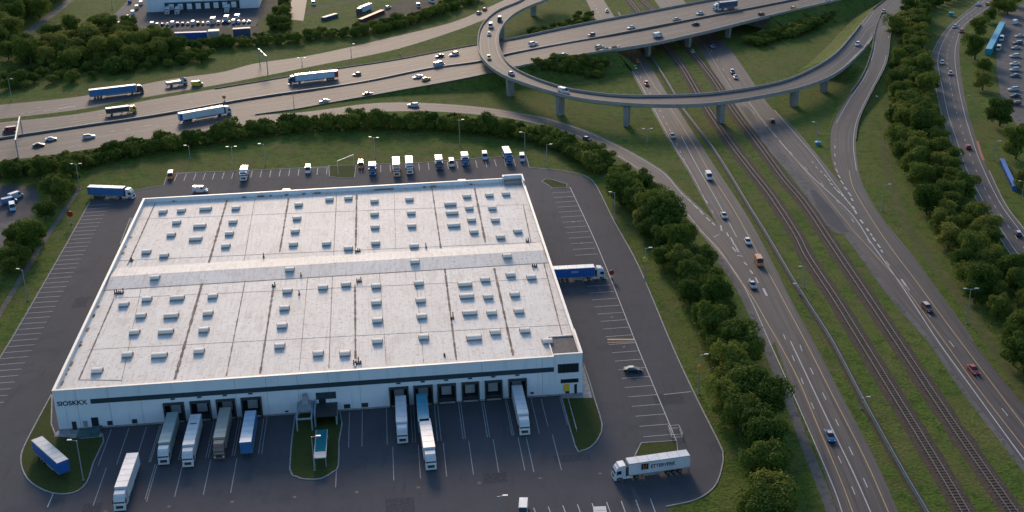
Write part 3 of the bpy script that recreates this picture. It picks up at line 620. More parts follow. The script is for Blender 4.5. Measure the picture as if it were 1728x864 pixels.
# paths, far yards
def path(name, pts, wd, m, dz=.015): mb = MB(); strip(mb, line(pts), wd, dz); return struct(up(mb.build(name, m)))
path('footpath', [(134, 318), (127, 330), (104, 362), (80, 398), (40, 462), (0, 528), (-30, 575)], 1.6, M['old_asphalt'])
path('access_road', [(-30, 432), (0, 395), (22, 378), (40, 372)], 14, M['old_asphalt']) if False else None
polygon('side_road', pix([(0, 377), (30, 371), (36, 374), (30, 395), (0, 433), (-60, 520), (-60, 400)]), M['old_asphalt'], .016)
polygon('side_yard', pix([(-60, 322), (20, 312), (62, 318), (66, 345), (55, 364), (30, 371), (0, 377), (-60, 400)]), M['asphalt'], .02)
path('farm_road', [(8, 97), (28, 76), (48, 55), (82, 28), (108, 8), (135, -16)], 5.5, M['old_asphalt'])
polygon('far_road', pix([(173, 45), (215, 2), (226, -16), (262, -16), (240, 10), (205, 46)]), M['old_asphalt'], .02)
polygon('far_yard', pix([(196, 48), (240, 8), (250, -10), (440, -18), (440, 16), (432, 44), (300, 50), (245, 48)]), M['asphalt'], .026)
polygon('dirt_ground', pix([(245, 49), (432, 45), (446, 30), (470, 10), (480, -10), (440, -16), (434, 40), (446, 66), (380, 74), (300, 70)]), M['dirt'], .012)
polygon('far_side_road', pix([(481, 32), (497, -12), (520, -12), (512, 35)]), M['road'], .02)
path('dirt_track', [(512, 24), (545, 12), (600, 0), (640, -12)], 5, M['dirt'])
polygon('dirt_ground', pix([(600, 38), (640, 14), (700, -8), (760, -14), (730, 8), (690, 28), (620, 50), (590, 50)]), M['dirt'], .013)
polygon('car_park', pix([(1680, 60), (1694, 22), (1728, 5), (1800, 0), (1800, 240), (1728, 230), (1690, 170), (1682, 120)]), M['old_asphalt'], .02)

# patches and gullies on the yard
mb = MB()
for a, b0, w_, h_ in ((30, -44, 9, 5), (75, -47, 6, 8), (96, -36, 5, 4), (133, 60, 4, 9), (-12, 70, 4, 7), (139, -8, 7, 5), (52, 139, 12, 3), (12, -38, 4, 6), (112, -30, 8, 3)):
    c = [B(a, b0), B(a + w_, b0), B(a + w_, b0 + h_), B(a, b0 + h_)]; mb.add([p + Vector((0, 0, .0265)) for p in c], [(0, 1, 2, 3)])
struct(up(mb.build('asphalt_patches', M['patch'])))
mb = MB()
for a, b0 in [(i * 13 + 4, -35.5) for i in range(10)] + [(-6, i * 18 + 5) for i in range(7)] + [(137, i * 18 + 5) for i in range(7)]:
    c = B(a, b0); mb.box(c.x - .35, c.x + .35, c.y - .35, c.y + .35, .0, .034)
struct(mb.build('drain_covers', M['chassis']))
# scraps of worn paint on the left end of the highway
mb = MB()
for x, y, dx, wd in ((12, 196, 4, .3), (24, 194, 3, .3), (37, 192, 4, .3), (66, 182, 3, .4), (52, 190, 5, .25), (80, 187, 6, .4), (93, 186, 5, .4), (104, 183, 6, .6), (114, 181, 5, .7), (123, 180, 4, .6), (190, 222, 4, .3), (215, 219, 4, .4), (250, 212, 6, .5), (262, 213, 6, .3), (225, 224, 8, .25), (243, 221, 10, .3), (120, 248, 6, .3), (133, 246, 3, .3), (318, 160, 2, .4), (322, 172, 2, .4)):
    strip(mb, [G(x - dx, y + dx * .16), G(x + dx, y - dx * .16)], wd, .056)
struct(up(mb.build('worn_marking', M['white_line'])))

path('worn_track', [(1540, 30), (1532, 90), (1515, 160), (1494, 235), (1502, 300), (1530, 380), (1580, 450), (1640, 530), (1700, 620), (1760, 700)], 3.2, M['worn_grass'], .006)
path('worn_track', [(1215, 190), (1262, 262), (1322, 352), (1392, 462), (1460, 566), (1560, 730), (1650, 880)], 1.6, M['worn_grass'], .007)
path('worn_track', [(1290, 505), (1330, 600), (1380, 730), (1425, 860)], 1.2, M['worn_grass'], .007) if False else None
path('shoulder', [(p[0] - 4, p[1]) for p in [(1214, 431), (1241, 468), (1262, 505), (1285, 555), (1312, 620), (1339, 686), (1368, 763), (1399, 840), (1412, 880)]], 2.2, M['old_asphalt'], .012)
path('shoulder', [(1429, 395), (1462, 440), (1508, 503), (1573, 578), (1628, 658), (1727, 786), (1760, 830)], 2.0, M['old_asphalt'], .012)
# =================================================================== THE WAREHOUSE
wh = tag(empty('warehouse', (BO.x, BO.y, 0), BY), 'huge white flat roofed warehouse with a dark band and loading docks along its front', 'warehouse')
# everything below is in the building's own frame: x along the front, y to the back
def wpart(mb, name, m, parent=None): return mb.build(name, m, parent or wh)
T = .35
# front wall cut by the dock openings
mb = MB(); DZ = 4.9; DD = 2.2
cuts = sorted(DOCK); x = 0
for a0, a1 in cuts + [(BW, BW)]:
    if a0 > x: mb.box(x, a0, 0, T, -.2, BH)
    if a1 > a0: mb.box(a0, a1, 0, T, DZ, BH)
    x = a1
wpart(mb, 'front_wall', M['wall'])
mb = MB(); mb.box(0, T, T, BD - T, -.2, BH); wpart(mb, 'side_wall', M['wall'])
mb = MB(); mb.box(BW - T, BW, T, BD - T, -.2, BH); wpart(mb, 'side_wall', M['wall'])
mb = MB(); mb.box(0, BW, BD - T, BD, -.2, BH); wpart(mb, 'rear_wall', M['wall'])
# parapet cap
mb = MB()
for b in ((-.12, BW + .12, -.12, .55), (-.12, BW + .12, BD - .55, BD + .12), (-.12, .55, .55, BD - .55), (BW - .55, BW + .12, .55, BD - .55)): mb.box(*b, BH, BH + .16)
wpart(mb, 'parapet_cap', M['parapet'])
# vertical panel joints on the front
for a in [i * 7.2 + 5 for i in range(17)]:
    if not any(a0 - .2 < a < a1 + .2 for a0, a1 in cuts): wpart(MB().box(a, a + .07, -.012, .01, .3, BH - .02), 'panel_joint', M['kerb'])
mb = MB(); mb.box(0, BW, -.06, .01, -.1, .45)
pl = wpart(mb, 'plinth', M['kerb'])
# band
ab0, zb = afront(152, 673.5); _, zb2 = afront(152, 681.5); ab1, _ = afront(936, 618)
mb = MB(); mb.box(ab0, ab1, -.05, .02, zb2, zb); wpart(mb, 'dark_band', M['wall_band'])
def text(body, size, name, m, parent, loc, rot, ext=.02, sx=1.0):
    cu = bpy.data.curves.new(name, 'FONT'); cu.body = body; cu.size = size; cu.extrude = ext; cu.offset = size * .02; to = bpy.data.objects.new(name, cu); COL.objects.link(to)
    bpy.context.view_layer.update(); dg = bpy.context.evaluated_depsgraph_get(); me = bpy.data.meshes.new_from_object(to.evaluated_get(dg)); bpy.data.objects.remove(to)
    me.name = name; me.materials.clear(); me.materials.append(m); o = bpy.data.objects.new(name, me); COL.objects.link(o); o.parent = parent; o.location = loc; o.rotation_euler = rot; o.scale = (sx, 1, 1); return o
at0, zt0 = afront(97, 685); at1, _ = afront(148, 683)
tx = text('SIOSKKX', 1.62, 'lettering', M['ink'], wh, (at0, -.05, zb2 + .02), (R(90), 0, 0)); 
tw = max(v.co.x for v in tx.data.vertices); tx.scale = ((at1 - at0) / tw, 1, 1)
# docks
for k, (a0, a1) in enumerate(cuts):
    fr = MB(); fr.box(a0, a0 + .35, -.55, 0, -.1, DZ); fr.box(a1 - .35, a1, -.55, 0, -.1, DZ); fr.box(a0, a1, -.55, 0, DZ, DZ + .5)
    f = wpart(fr, 'dock_shelter', M['seal'])
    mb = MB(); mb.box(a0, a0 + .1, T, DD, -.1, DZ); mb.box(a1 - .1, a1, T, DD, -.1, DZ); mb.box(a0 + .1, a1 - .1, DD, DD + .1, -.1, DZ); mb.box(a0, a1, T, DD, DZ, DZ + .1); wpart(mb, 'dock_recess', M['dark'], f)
    mb = MB(); xm = (a0 + a1) / 2; mb.box(xm - 1.15, xm + 1.15, DD - .16, DD - .01, 1.3, 3.7); wpart(mb, 'dock_door', PAINT['silver'], f)
    mb = MB(); mb.box(a0 + .1, a1 - .1, T + .3, DD - .02, -.1, 1.05); wpart(mb, 'dock_leveller', M['chassis'], f)
    mb = MB(); mb.box(xm - .5, xm + .5, -.16, 0, DZ + 1.25, DZ + 1.55, 0, 0); wpart(mb, 'wall_lamp', M['dark_steel'], f)
# doors and vents of the front
for px, py, wd, h, m, nm in [(126, 720, 1.0, 2.1, 'dark_steel', 'door'), (145, 719, 1.0, 1.6, 'steel', 'vent_grille'), (160.5, 712, 1.6, 2.8, 'glass', 'door'), (187, 722, 1.2, 1.1, 'dark_steel', 'vent_grille'), (228, 716, 1.2, 1.1, 'dark_steel', 'vent_grille'),
    (586, 688, 1.5, 1.1, 'dark_steel', 'vent_grille'), (616, 687, 1.5, 1.1, 'dark_steel', 'vent_grille'), (484, 694, .8, .4, 'dark_steel', 'vent_grille'), (898, 663, .8, .5, 'dark_steel', 'vent_grille')]:
    a, z = afront(px, py); z = max(.6, z - h / 2); mb = MB(); mb.box(a - wd / 2, a + wd / 2, -.09, .02, z if nm != 'door' else .1, z + h if nm != 'door' else .1 + h); wpart(mb, nm, M[m])
# steps at the left door
a, z = afront(161, 725); mb = MB(); mb.box(a - 3.4, a + 1.6, -4.2, -.07, -.1, .3); mb.box(a - .4, a + 1.6, -3.0, -.07, .3, .8); wpart(mb, 'entrance_steps', M['green_steel'])
# entrance block between the dock groups
aL, _ = afront(535, 690); aR, _ = afront(569, 690)
mb = MB(); a0, z1 = afront(535, 664); a1, z0 = afront(569, 672); mb.box(aL, aR, -.10, .01, z1 - 1.6, z1 + .2); wpart(mb, 'dark_band', M['wall_band'])
mb = MB(); mb.box(aL + .6, aL + 2.2, -.1, .02, 2.2, 4.1); wpart(mb, 'window', M['glass'])
mb = MB(); mb.box(aL, aR + .2, -6.5, -.12, 2.3, 2.55); cn = wpart(mb, 'canopy', M['dark_steel'])
wpart(MB().box(aL - .3, aL - .02, -7.0, -.12, -.1, 3.6), 'porch_wall', M['door'], cn); wpart(MB().box(aR - .1, aR + .2, -6.5, -.12, -.1, 2.29), 'porch_wall', M['door'], cn)
mb = MB()
for q in ((aL - 4.2, -.4), (aL - 4.2, -8.2), (aL - .8, -8.2), (aL - .8, -.4)): mb.box(q[0] - .15, q[0] + .15, q[1] - .15, q[1] + .15, -.1, 3.0)
mb.box(aL - 4.35, aL - .65, -8.35, -8.0, 3.0, 3.3); mb.box(aL - 4.35, aL - 4.0, -8.0, -.2, 3.0, 3.3); mb.box(aL - 1.0, aL - .65, -8.0, -.2, 3.0, 3.3); mb.box(aL - 4.0, aL - 1.0, -4.4, -4.0, 3.0, 3.3)
tw_ = wpart(mb, 'stair_frame', M['door'])
mb = MB(); mb.box(aL - 3.95, aL - 1.05, -3.9, -.3, 3.3, 3.6); mb.box(aL - 3.2, aL - 1.7, -2.2, -.3, 3.6, 5.6, .2, .2); wpart(mb, 'stair_roof', PAINT['grey'], tw_)
# office corner
ao0, _ = afront(935, 640); mb = MB(); mb.box(ao0, BW + .06, -.10, .01, .45, BH + .5); mb.box(BW - .02, BW + .10, .01, 13, .45, BH + .5); oc = wpart(mb, 'office_facade', M['wall'])
mb = MB(); mb.box(ao0 - .05, BW + .15, -.18, .35, BH + .5, BH + .66); mb.box(BW - .35, BW + .18, .35, 13, BH + .5, BH + .66); mb.box(ao0, BW - .35, 12.4, 12.7, RZ, RZ + .5); mb.box(ao0 - .05, ao0 + .2, .35, 12.4, RZ, RZ + .5); wpart(mb, 'parapet_cap', M['parapet'], oc)
mb = MB(); mb.box(ao0 + .25, BW - .36, .56, 12.39, RZ + .05, RZ + .2); wpart(mb, 'gravel_roof', M['gravel'], oc)
def fr(p0, p1): a0, z1 = afront(*p0); a1, z0 = afront(*p1); return a0, a1, z0, z1
a0, a1, z0, z1 = fr((941, 614.5), (976.5, 627)); mb = MB(); mb.box(a0, a1, -.16, -.09, z0, z1); wd_ = wpart(mb, 'window', M['glass'], oc)
mb = MB(); n = 5
for i in range(n + 1): xx = a0 + (a1 - a0 - .08) * i / n; mb.box(xx, xx + .08, -.2, -.155, z0 + .08, z1 - .08)
mb.box(a0, a1, -.2, -.155, z0, z0 + .08); mb.box(a0, a1, -.2, -.155, z1 - .08, z1); wpart(mb, 'window_frame', M['dark_steel'], oc)
for q in ((.5, 1.5, .3, .7), (4.0, 4.9, .5, .9), (2.6, 3.4, .2, .5)): wpart(MB().box(a0 + q[0], a0 + q[1], -.158, -.15, z0 + (z1 - z0) * q[2], z0 + (z1 - z0) * q[3]), 'blind', M['orange'] if q[0] == .5 else PAINT['khaki'], oc)
a0, a1, z0, z1 = fr((946, 640), (976, 644.5)); mb = MB(); mb.box(a0, a1, -.16, -.09, z0, z1); wpart(mb, 'window', M['glass'], oc)
a0, a1, z0, z1 = fr((950, 648), (961, 659)); mb = MB(); mb.box(a0, a1, -.20, -.09, max(.6, z0), z1); wpart(mb, 'yellow_poster', M['interior'], oc)
a0, a1, z0, z1 = fr((969, 648), (973.5, 660)); mb = MB(); mb.box(a0, a1, -.18, -.09, .3, z1); wpart(mb, 'door', M['glass'], oc)
mb = MB(); mb.box(a0 - 2.2, a0 - 1.2, -.14, -.09, .5, z1); wpart(mb, 'window', M['glass'], oc)
# raised box at the rear right corner
def roofB(px, py, z=RZ): return toB(G(px, py, z))
c0, _ = roofB(848, 303, BH)
mb = MB(); mb.box(c0, BW + .1, BD - 9.5, BD + .1, BH + .16, BH + .5) if False else None
mb = MB(); mb.box(c0, c0 + .5, BD - 1.2, BD + .7, BH + .16, BH + 1.1); mb.box(c0 + .5, BW + .1, BD - .3, BD + .7, BH + .16, BH + 1.1); mb.box(BW - .4, BW + .12, BD - 6, BD - .3, BH + .16, BH + 1.1); wpart(mb, 'raised_parapet', M['wall'])
mb = MB(); mb.box(c0 + .5, BW - .5, BD - 3.5, BD - .6, RZ + .02, RZ + 1.0); wpart(mb, 'plant_box', M['skylight_curb'])
# roof sheet with uv in metres, and the low ridge
a_r, b_r = roofB(600, 432); a_s, b_s = roofB(600, 462)
def sheet_xy(x0, x1, y0, y1, za, zb_, m, name, parent, nx=24, ny=24):
    mb = MB(); mb.uv = []
    for i in range(nx + 1):
        for j in range(ny + 1):
            x = x0 + (x1 - x0) * i / nx; y = y0 + (y1 - y0) * j / ny; mb.v.append((x, y, za + (zb_ - za) * j / ny)); mb.uv.append((x, y))
    mb.f = [(i * (ny + 1) + j, (i + 1) * (ny + 1) + j, (i + 1) * (ny + 1) + j + 1, i * (ny + 1) + j + 1) for i in range(nx) for j in range(ny)]
    return up(mb.build(name, m, parent))
roof = sheet_xy(T, BW - T, T, BD - T, RZ, RZ, M['roof'], 'roof', wh)
rid = roofB(560, 448)[1]; y0, y1 = rid - 7.5, rid + 7.5
print('ridge', rid, 'roofpts', roofB(190, 470), roofB(915, 425))
sheet_xy(T + .3, BW - T - .3, y0, rid, RZ + .03, RZ + .75, M['roof'], 'ridge_slope', roof, 24, 2); sheet_xy(T + .3, BW - T - .3, rid, y1, RZ + .75, RZ + .03, M['roof'], 'ridge_slope', roof, 24, 2)
mb = MB(); mb.box(T, BW - T, y0 - .4, y0 - .05, RZ + .01, RZ + .04); wpart(mb, 'ridge_flashing', M['stain'], roof)
# dark bitumen strips running to the back
def rl(pts, wd, m='stain', dz=.035, rough=True):
    P = [Vector((*roofB(x, y), RZ)) for x, y in pts]; Q = resample(P, max(3, int((P[-1] - P[0]).length / 1.5))); mb = MB()
    for i, (a, b) in enumerate(zip(Q, Q[1:])):
        wq = wd * (.45 + .6 * random.random()) if rough else wd; t = (b - a).normalized(); nn = Vector((-t.y, t.x, 0)) * wq / 2; z = Vector((0, 0, dz))
        mb.hexa([a - nn + z, b - nn + z, b + nn + z, a + nn + z], [a - nn + z * 1.8, b - nn + z * 1.8, b + nn + z * 1.8, a + nn + z * 1.8])
    return up(mb.build('roof_seam', M[m], roof))
for pts, wd in [([(383, 338), (352, 445)], .8), ([(262, 343), (215, 448)], .45), ([(487, 335), (472, 425)], .6), ([(602, 328), (600, 428)], .7), ([(729, 318), (744, 419)], .5), ([(801, 318), (819, 409)], .7), ([(883, 345), (896, 410)], .3), ([(568, 330), (563, 434)], .18),
    ([(192, 505), (133, 641)], .45), ([(342, 475), (295, 640)], .8), ([(415, 468), (382, 634)], .3), ([(462, 482), (439, 630)], .65), ([(599, 481), (600, 617)], .6), ([(561, 465), (555, 621)], .2), ([(750, 450), (770, 607)], .6), ([(834, 453), (866, 600)], .75), ([(918, 445), (955, 590)], .35),
    ([(430, 336), (412, 440)], .15), ([(665, 326), (668, 425)], .12), ([(640, 455), (652, 615)], .12), ([(700, 452), (715, 612)], .12), ([(240, 478), (205, 645)], .12), ([(520, 460), (505, 625)], .12)]: rl(pts, wd)
for pts, wd in [([(200, 440), (905, 409)], .15), ([(196, 503), (925, 470)], .12), ([(150, 590), (960, 548)], .1), ([(235, 370), (890, 345)], .1), ([(133, 641), (205, 642)], .3)]: rl(pts, wd, 'stain', .02, False)
# rusty marks along the edges
mb = MB()
for i in range(46):
    s = i % 3; L = random.uniform(.6, 2.4)
    if s == 0: x = random.uniform(2, BW - 16); mb.box(x, x + L, .62, .62 + random.uniform(.3, .7), RZ + .02, RZ + .06)
    elif s == 1: x = random.uniform(2, BW - 4); mb.box(x, x + L, BD - 1.2, BD - .6, RZ + .02, RZ + .3)
    else: y = random.uniform(2, BD - 4); mb.box(.6, .6 + random.uniform(.3, .8), y, y + L, RZ + .02, RZ + .06)
wpart(mb, 'roof_drain', M['copper'], roof)
# small pipework clusters on the roof (each a thing resting on the roof)
def tb(name, px, py, label, cat, z=RZ, group=None): a, b = roofB(px, py, z); return tag(empty(name, tuple(B(a, b, z)), BY), label, cat, group)
for px, py, lab, k in [(604, 424, 'dark upright vent stack just behind the roof ridge on the long middle seam', 3), (606, 475, 'dark vent stack just in front of the roof ridge on the middle seam', 3), (603, 613, 'dark vent stack at the front end of the middle roof seam', 4), (222, 440, 'pair of dark short pipes behind the ridge near the left roof edge', 2),
    (201, 495, 'ladder of dark pipes in front of the ridge near the left roof edge', 5), (750, 600, 'thin dark pipe stub near the front roof edge right of centre', 1), (902, 450, 'dark vent pipes in front of the ridge near the right roof edge', 3), (890, 408, 'small dark pipes behind the ridge near the right roof edge', 2), (719, 418, 'dark vent behind the ridge right of centre', 1),
    (763, 537, 'rusty valve box on the dark seam right of centre', 2), (462, 483, 'dark pipe bend at the head of a seam left of centre', 2), (445, 434, 'little dark pipe behind the ridge left of centre', 1), (508, 466, 'small dark roof vent between ridge and left skylights', 1), (505, 497, 'tiny dark puddle like vent by the left skylight column', 1)]:
    r = tb('roof_vent', px, py, lab, 'roof vent'); mb = MB(); mb.box(-.5 * k / 2, .5 * k / 2, -.45, .45, 0, .3); mb.build('vent_base', M['chassis'], r); mb = MB()
    for i in range(k): x = (i - (k - 1) / 2) * .55; yy = random.uniform(-.8, .8) if k > 1 else 0; mb.cyl((x, yy, 0), (x, yy, random.uniform(.7, 1.5)), .14, .14, 8)
    if k > 2: mb.box(-.6, -.4, -2.2, 1.8, .1, .3)
    mb.build('vent_pipe', M['dark_steel'], r)
# ------- skylights
def sky_proto(wd):
    r = empty('skylight'); mb = MB(); mb.box(-wd / 2, wd / 2, -1.0, 1.0, 0, .45, .04, .04); mb.build('curb', M['skylight_curb'], r)
    prof = [(-.93, .46), (-.84, .80), (-.62, 1.0), (-.2, 1.07), (.2, 1.07), (.62, 1.0), (.84, .80), (.93, .46)]; n = len(prof)
    vs = [(-wd / 2 + .08, y, z) for y, z in prof] + [(wd / 2 - .08, y, z) for y, z in prof]
    mb = MB(); mb.add(vs, [tuple(range(n)), tuple(range(2 * n - 1, n - 1, -1))] + [(i, i + 1, i + 1 + n, i + n) for i in range(n - 1)] + [(0, n, 2 * n - 1, n - 1)]); mb.build('dome', M['skylight_dome'], r)
    mb = MB(); mb.box(-wd / 2 - .12, -wd / 2 - .01, .75, 1.05, .0, .75); mb.box(wd / 2 + .01, wd / 2 + .12, .75, 1.05, .0, .75); mb.build('hinge', M['copper'], r)
    return r
ORD = ['first', 'second', 'third', 'fourth', 'fifth', 'sixth']
SKY = {'rear half, leftmost column at the left edge seam': [(275, 357), (247, 425)], 'rear half, second column from the left': [(306, 355), (298, 375), (289, 396), (277, 431)], 'rear half, wide column left of the first thick dark seam': ['w', (347, 352), (337, 381), (330, 403)],
 'rear half, column just right of the first thick dark seam': [(398, 351), (393, 374), (387, 394), (381, 415)], 'rear half, column right of the second dark seam': [(504, 345), (501, 368), (498, 390), (495, 412)], 'rear half, sparse column left of the middle pipe seam': [(556, 336), (551, 411)],
 'rear half, sparse column touching the middle pipe seam': [(588, 334), (588, 419)], 'rear half, column just right of the middle pipe seam': [(632, 339), (632, 361), (633, 383), (634, 410)], 'rear half, column left of the fourth seam': [(691, 336), (694, 359), (695, 381), (699, 415)],
 'rear half, wide column just right of the fourth seam': ['w', (760, 344), (763, 359), (766, 380)], 'rear half, column left of the fifth seam': [(788, 331), (792, 351), (796, 371), (800, 391)], 'rear half, column right of the fifth seam': [(826, 329), (831, 351), (836, 371), (845, 400)], 'rear half, rightmost column': [(854, 327), (874, 390)],
 'the roof ridge, counted from the left': [(263, 462), (489, 450), (700, 437), (855, 426)],
 'front half, leftmost column': [(209, 514), (164, 626)], 'front half, second column from the left': [(248, 505), (238, 533), (227, 561), (215, 599)], 'front half, wide column left of the first thick dark seam': ['w', (299, 503), (289, 533), (280, 560), (269, 600)],
 'front half, column just right of the first thick dark seam': [(359, 500), (351, 529), (344, 557), (336, 593)], 'front half, column right of the second dark seam': [(485, 491), (480, 520), (476, 550), (472, 584)], 'front half, sparse column left of the middle pipe seam': [(545, 485), (537, 597)],
 'front half, sparse column touching the middle pipe seam': [(584, 480), (582, 597)], 'front half, column just right of the middle pipe seam': [(635, 483), (635, 511), (637, 541), (637, 576)], 'front half, column left of the fourth seam': [(707, 478), (710, 507), (712, 534), (715, 569)],
 'front half, wide column just right of the fourth seam': ['w', (785, 480), (788, 500), (793, 528), (800, 570)], 'front half, column left of the fifth seam': [(819, 472), (824, 501), (830, 528), (836, 561)], 'front half, column right of the fifth seam': [(862, 464), (869, 497), (876, 525), (886, 558)], 'front half, rightmost column': [(897, 468), (924, 576)]}
protos = {}
for col, L in SKY.items():
    wide = L[0] == 'w'; L = L[1:] if wide else L
    for i, (px, py) in enumerate(L):
        if wide not in protos: r = protos[wide] = sky_proto(3.7 if wide else 2.5)
        else: r = copy_tree(protos[wide])
        ridge = 'ridge' in col; z = RZ + (.75 if ridge else 0)
        if ridge: a, b = roofB(px, py + 3, z); b = max(min(b, rid - 3.0), y0 + 1.2)
        else: a, b = roofB(px, py + 2.5, z)
        if ridge: z = RZ + .03 + .72 * (b - 1.0 - y0) / 7.5
        r.location = B(a, b, z); r.rotation_euler = (0, 0, BY); o_ = ORD[i]
        if ridge: tag(r, f'pale box skylight standing on {col}, the {o_} one', 'skylight', 'skylights on the warehouse roof')
        else: tag(r, f'{o_} skylight from back, {col}', 'skylight', 'skylights on the warehouse roof')
# low rail by the right island, gantry bar
def posts_thing(name, label, cat, p, q, h, m, n=5, rail=.08, mid=True):
    root = tag(empty(name, tuple(p)), label, cat); mb = MB(); bar(mb, [p, q], rail, .08, h - .08)
    if mid: bar(mb, [p, q], rail * .7, .06, h * .5)
    off(mb.build('top_rail', m), root)
    for i in range(n): c = p.lerp(q, i / (n - 1)); mb = MB(); mb.box(c.x - .05, c.x + .05, c.y - .05, c.y + .05, -.05, h - .081); off(mb.build('post', m), root)
    return root
posts_thing('handrail', 'pale handrail crossing the grass island below the office corner', 'handrail', G(957, 671), G(973, 730), 1.0, M['steel'], 7, .12)
posts_thing('height_frame', 'tall white goal shaped frame standing on the rear grass island', 'height frame', G(571, 296), G(598, 285), 5.5, M['wall'], 2, .25, False)

# =================================================================== CARS AND TRUCKS
def wheel(r, x, y, rad=.33, wd=.22):
    s = 1 if y > 0 else -1; w_ = MB().cyl((x, y - s * wd, rad), (x, y, rad), rad, n=14).build('wheel', M['tyre'], r)
    MB().cyl((x, y - s * .02, rad), (x, y + s * .015, rad), rad * .58, n=12).build('rim', M['rim'], w_); return w_
def body_loft(secs):     # list of (x, half width, z bottom, z shoulder, z top, half width top)
    mb = MB(); vs = []
    for x, w1, zb_, zs, zt, w2 in secs: vs += [(x, -w1, zb_), (x, -w1, zs), (x, -w2, zt), (x, w2, zt), (x, w1, zs), (x, w1, zb_)]
    n = len(secs); fs = [tuple(range(6)), tuple(6 * (n - 1) + k for k in range(5, -1, -1))]
    for i in range(n - 1):
        for k in range(6): fs.append((6 * i + k, 6 * i + (k + 1) % 6, 6 * i + 6 + (k + 1) % 6, 6 * i + 6 + k))
    return mb.add(vs, fs)
def lamps(r, x0, x1, w1, z):
    for s in (-1, 1):
        MB().box(x1 - .06, x1 + .03, s * w1 - .17, s * w1 + .17, z, z + .15).build('headlight', M['lamp_glass'], r); MB().box(x0 - .03, x0 + .06, s * w1 - .14, s * w1 + .14, z + .05, z + .22).build('tail_light', M['tail_glass'], r)
def car_proto(kind):
    r = empty(kind); 
    if kind == 'hatchback':
        body_loft([(-2.0, .72, .35, .7, .85, .66), (-1.9, .84, .28, .75, .98, .74), (-1.2, .88, .25, .78, 1.0, .78), (.6, .88, .25, .76, .96, .78), (1.5, .86, .26, .70, .86, .72), (1.95, .76, .30, .60, .70, .62), (2.02, .68, .36, .52, .60, .56)]).build('body', PAINT['white'], r)
        body_loft([(-1.85, .72, .93, .96, .99, .70), (-1.5, .74, .93, .97, 1.36, .60), (-.9, .76, .93, .97, 1.44, .60), (.15, .76, .93, .97, 1.44, .60), (.95, .73, .92, .95, .98, .68)]).build('window', M['glass'], r)
        MB().hexa([(-1.45, -.58, 1.37), (.18, -.58, 1.42), (.18, .58, 1.42), (-1.45, .58, 1.37)], [(-1.4, -.52, 1.44), (.08, -.52, 1.49), (.08, .52, 1.49), (-1.4, .52, 1.44)]).build('roof', PAINT['white'], r); xw = (-1.25, 1.3)
    elif kind == 'sedan':
        body_loft([(-2.25, .72, .38, .75, .86, .66), (-2.1, .86, .30, .78, .96, .74), (-1.4, .89, .26, .78, .98, .80), (.7, .89, .26, .76, .94, .79), (1.7, .87, .27, .70, .84, .74), (2.2, .78, .30, .60, .68, .64), (2.28, .70, .38, .52, .58, .56)]).build('body', PAINT['white'], r)
        body_loft([(-1.6, .70, .92, .95, .98, .68), (-1.0, .76, .92, .96, 1.36, .58), (-.6, .76, .92, .96, 1.40, .58), (.2, .76, .92, .96, 1.40, .58), (1.05, .73, .90, .93, .95, .68)]).build('window', M['glass'], r)
        MB().hexa([(-.98, -.56, 1.36), (.22, -.56, 1.38), (.22, .56, 1.38), (-.98, .56, 1.36)], [(-.9, -.5, 1.42), (.12, -.5, 1.45), (.12, .5, 1.45), (-.9, .5, 1.42)]).build('roof', PAINT['white'], r); xw = (-1.4, 1.4)
    elif kind == 'van':
        body_loft([(-2.6, .92, .35, 1.4, 2.15, .84), (-2.5, .97, .28, 1.4, 2.25, .86), (1.1, .97, .28, 1.3, 2.25, .84), (1.9, .96, .28, .98, 1.20, .86), (2.5, .92, .30, .82, .98, .80), (2.62, .84, .36, .7, .8, .74)]).build('body', PAINT['white'], r)
        MB().hexa([(1.14, -.80, 2.16), (1.95, -.84, 1.24), (1.95, .84, 1.24), (1.14, .80, 2.16)], [(1.2, -.78, 2.19), (2.0, -.82, 1.27), (2.0, .82, 1.27), (1.2, .78, 2.19)]).build('windscreen', M['glass'], r)
        for s in (-1, 1): MB().box(.4, 1.25, s * .95 - .04, s * .95 + .04, 1.32, 1.95).build('window', M['glass'], r)
        xw = (-1.7, 1.7)
    elif kind == 'wagon':
        body_loft([(-2.5, .76, .40, .8, .92, .70), (-2.4, .90, .32, .85, 1.05, .80), (.8, .92, .28, .84, 1.02, .84), (1.9, .90, .28, .76, .92, .78), (2.4, .80, .32, .64, .74, .68), (2.48, .72, .40, .56, .62, .60)]).build('body', PAINT['white'], r)
        body_loft([(-2.35, .76, 1.0, 1.02, 1.05, .74), (-2.0, .80, 1.0, 1.03, 1.58, .66), (.2, .80, 1.0, 1.03, 1.60, .66), (1.15, .77, .98, 1.0, 1.03, .72)]).build('window', M['glass'], r)
        MB().hexa([(-2.0, -.64, 1.57), (.22, -.64, 1.58), (.22, .64, 1.58), (-2.0, .64, 1.57)], [(-1.95, -.58, 1.64), (.12, -.58, 1.66), (.12, .58, 1.66), (-1.95, .58, 1.64)]).build('roof', PAINT['white'], r); xw = (-1.5, 1.5)
    for x in xw:
        for s in (-1, 1): wheel(r, x, s * (.90 if kind != 'van' else .98), .33 if kind != 'van' else .37)
    lamps(r, -2.0 if kind == 'hatchback' else -2.28 if kind == 'sedan' else -2.58, {'hatchback': 1.96, 'sedan': 2.2, 'van': 2.58, 'wagon': 2.42}[kind], .6, .62 if kind != 'van' else .74)
    return r
def paint(r, colr, roofc=None):
    for c in r.children_recursive if hasattr(r, 'children_recursive') else []:
        if c.type == 'MESH' and c.data.materials and c.data.materials[0] and c.data.materials[0].name.startswith('paint_'):
            c.material_slots[0].link = 'OBJECT'; c.material_slots[0].material = PAINT[roofc if (roofc and c.name.startswith(('roof', 'cargo', 'trailer_roof'))) else colr]
CARP = {}
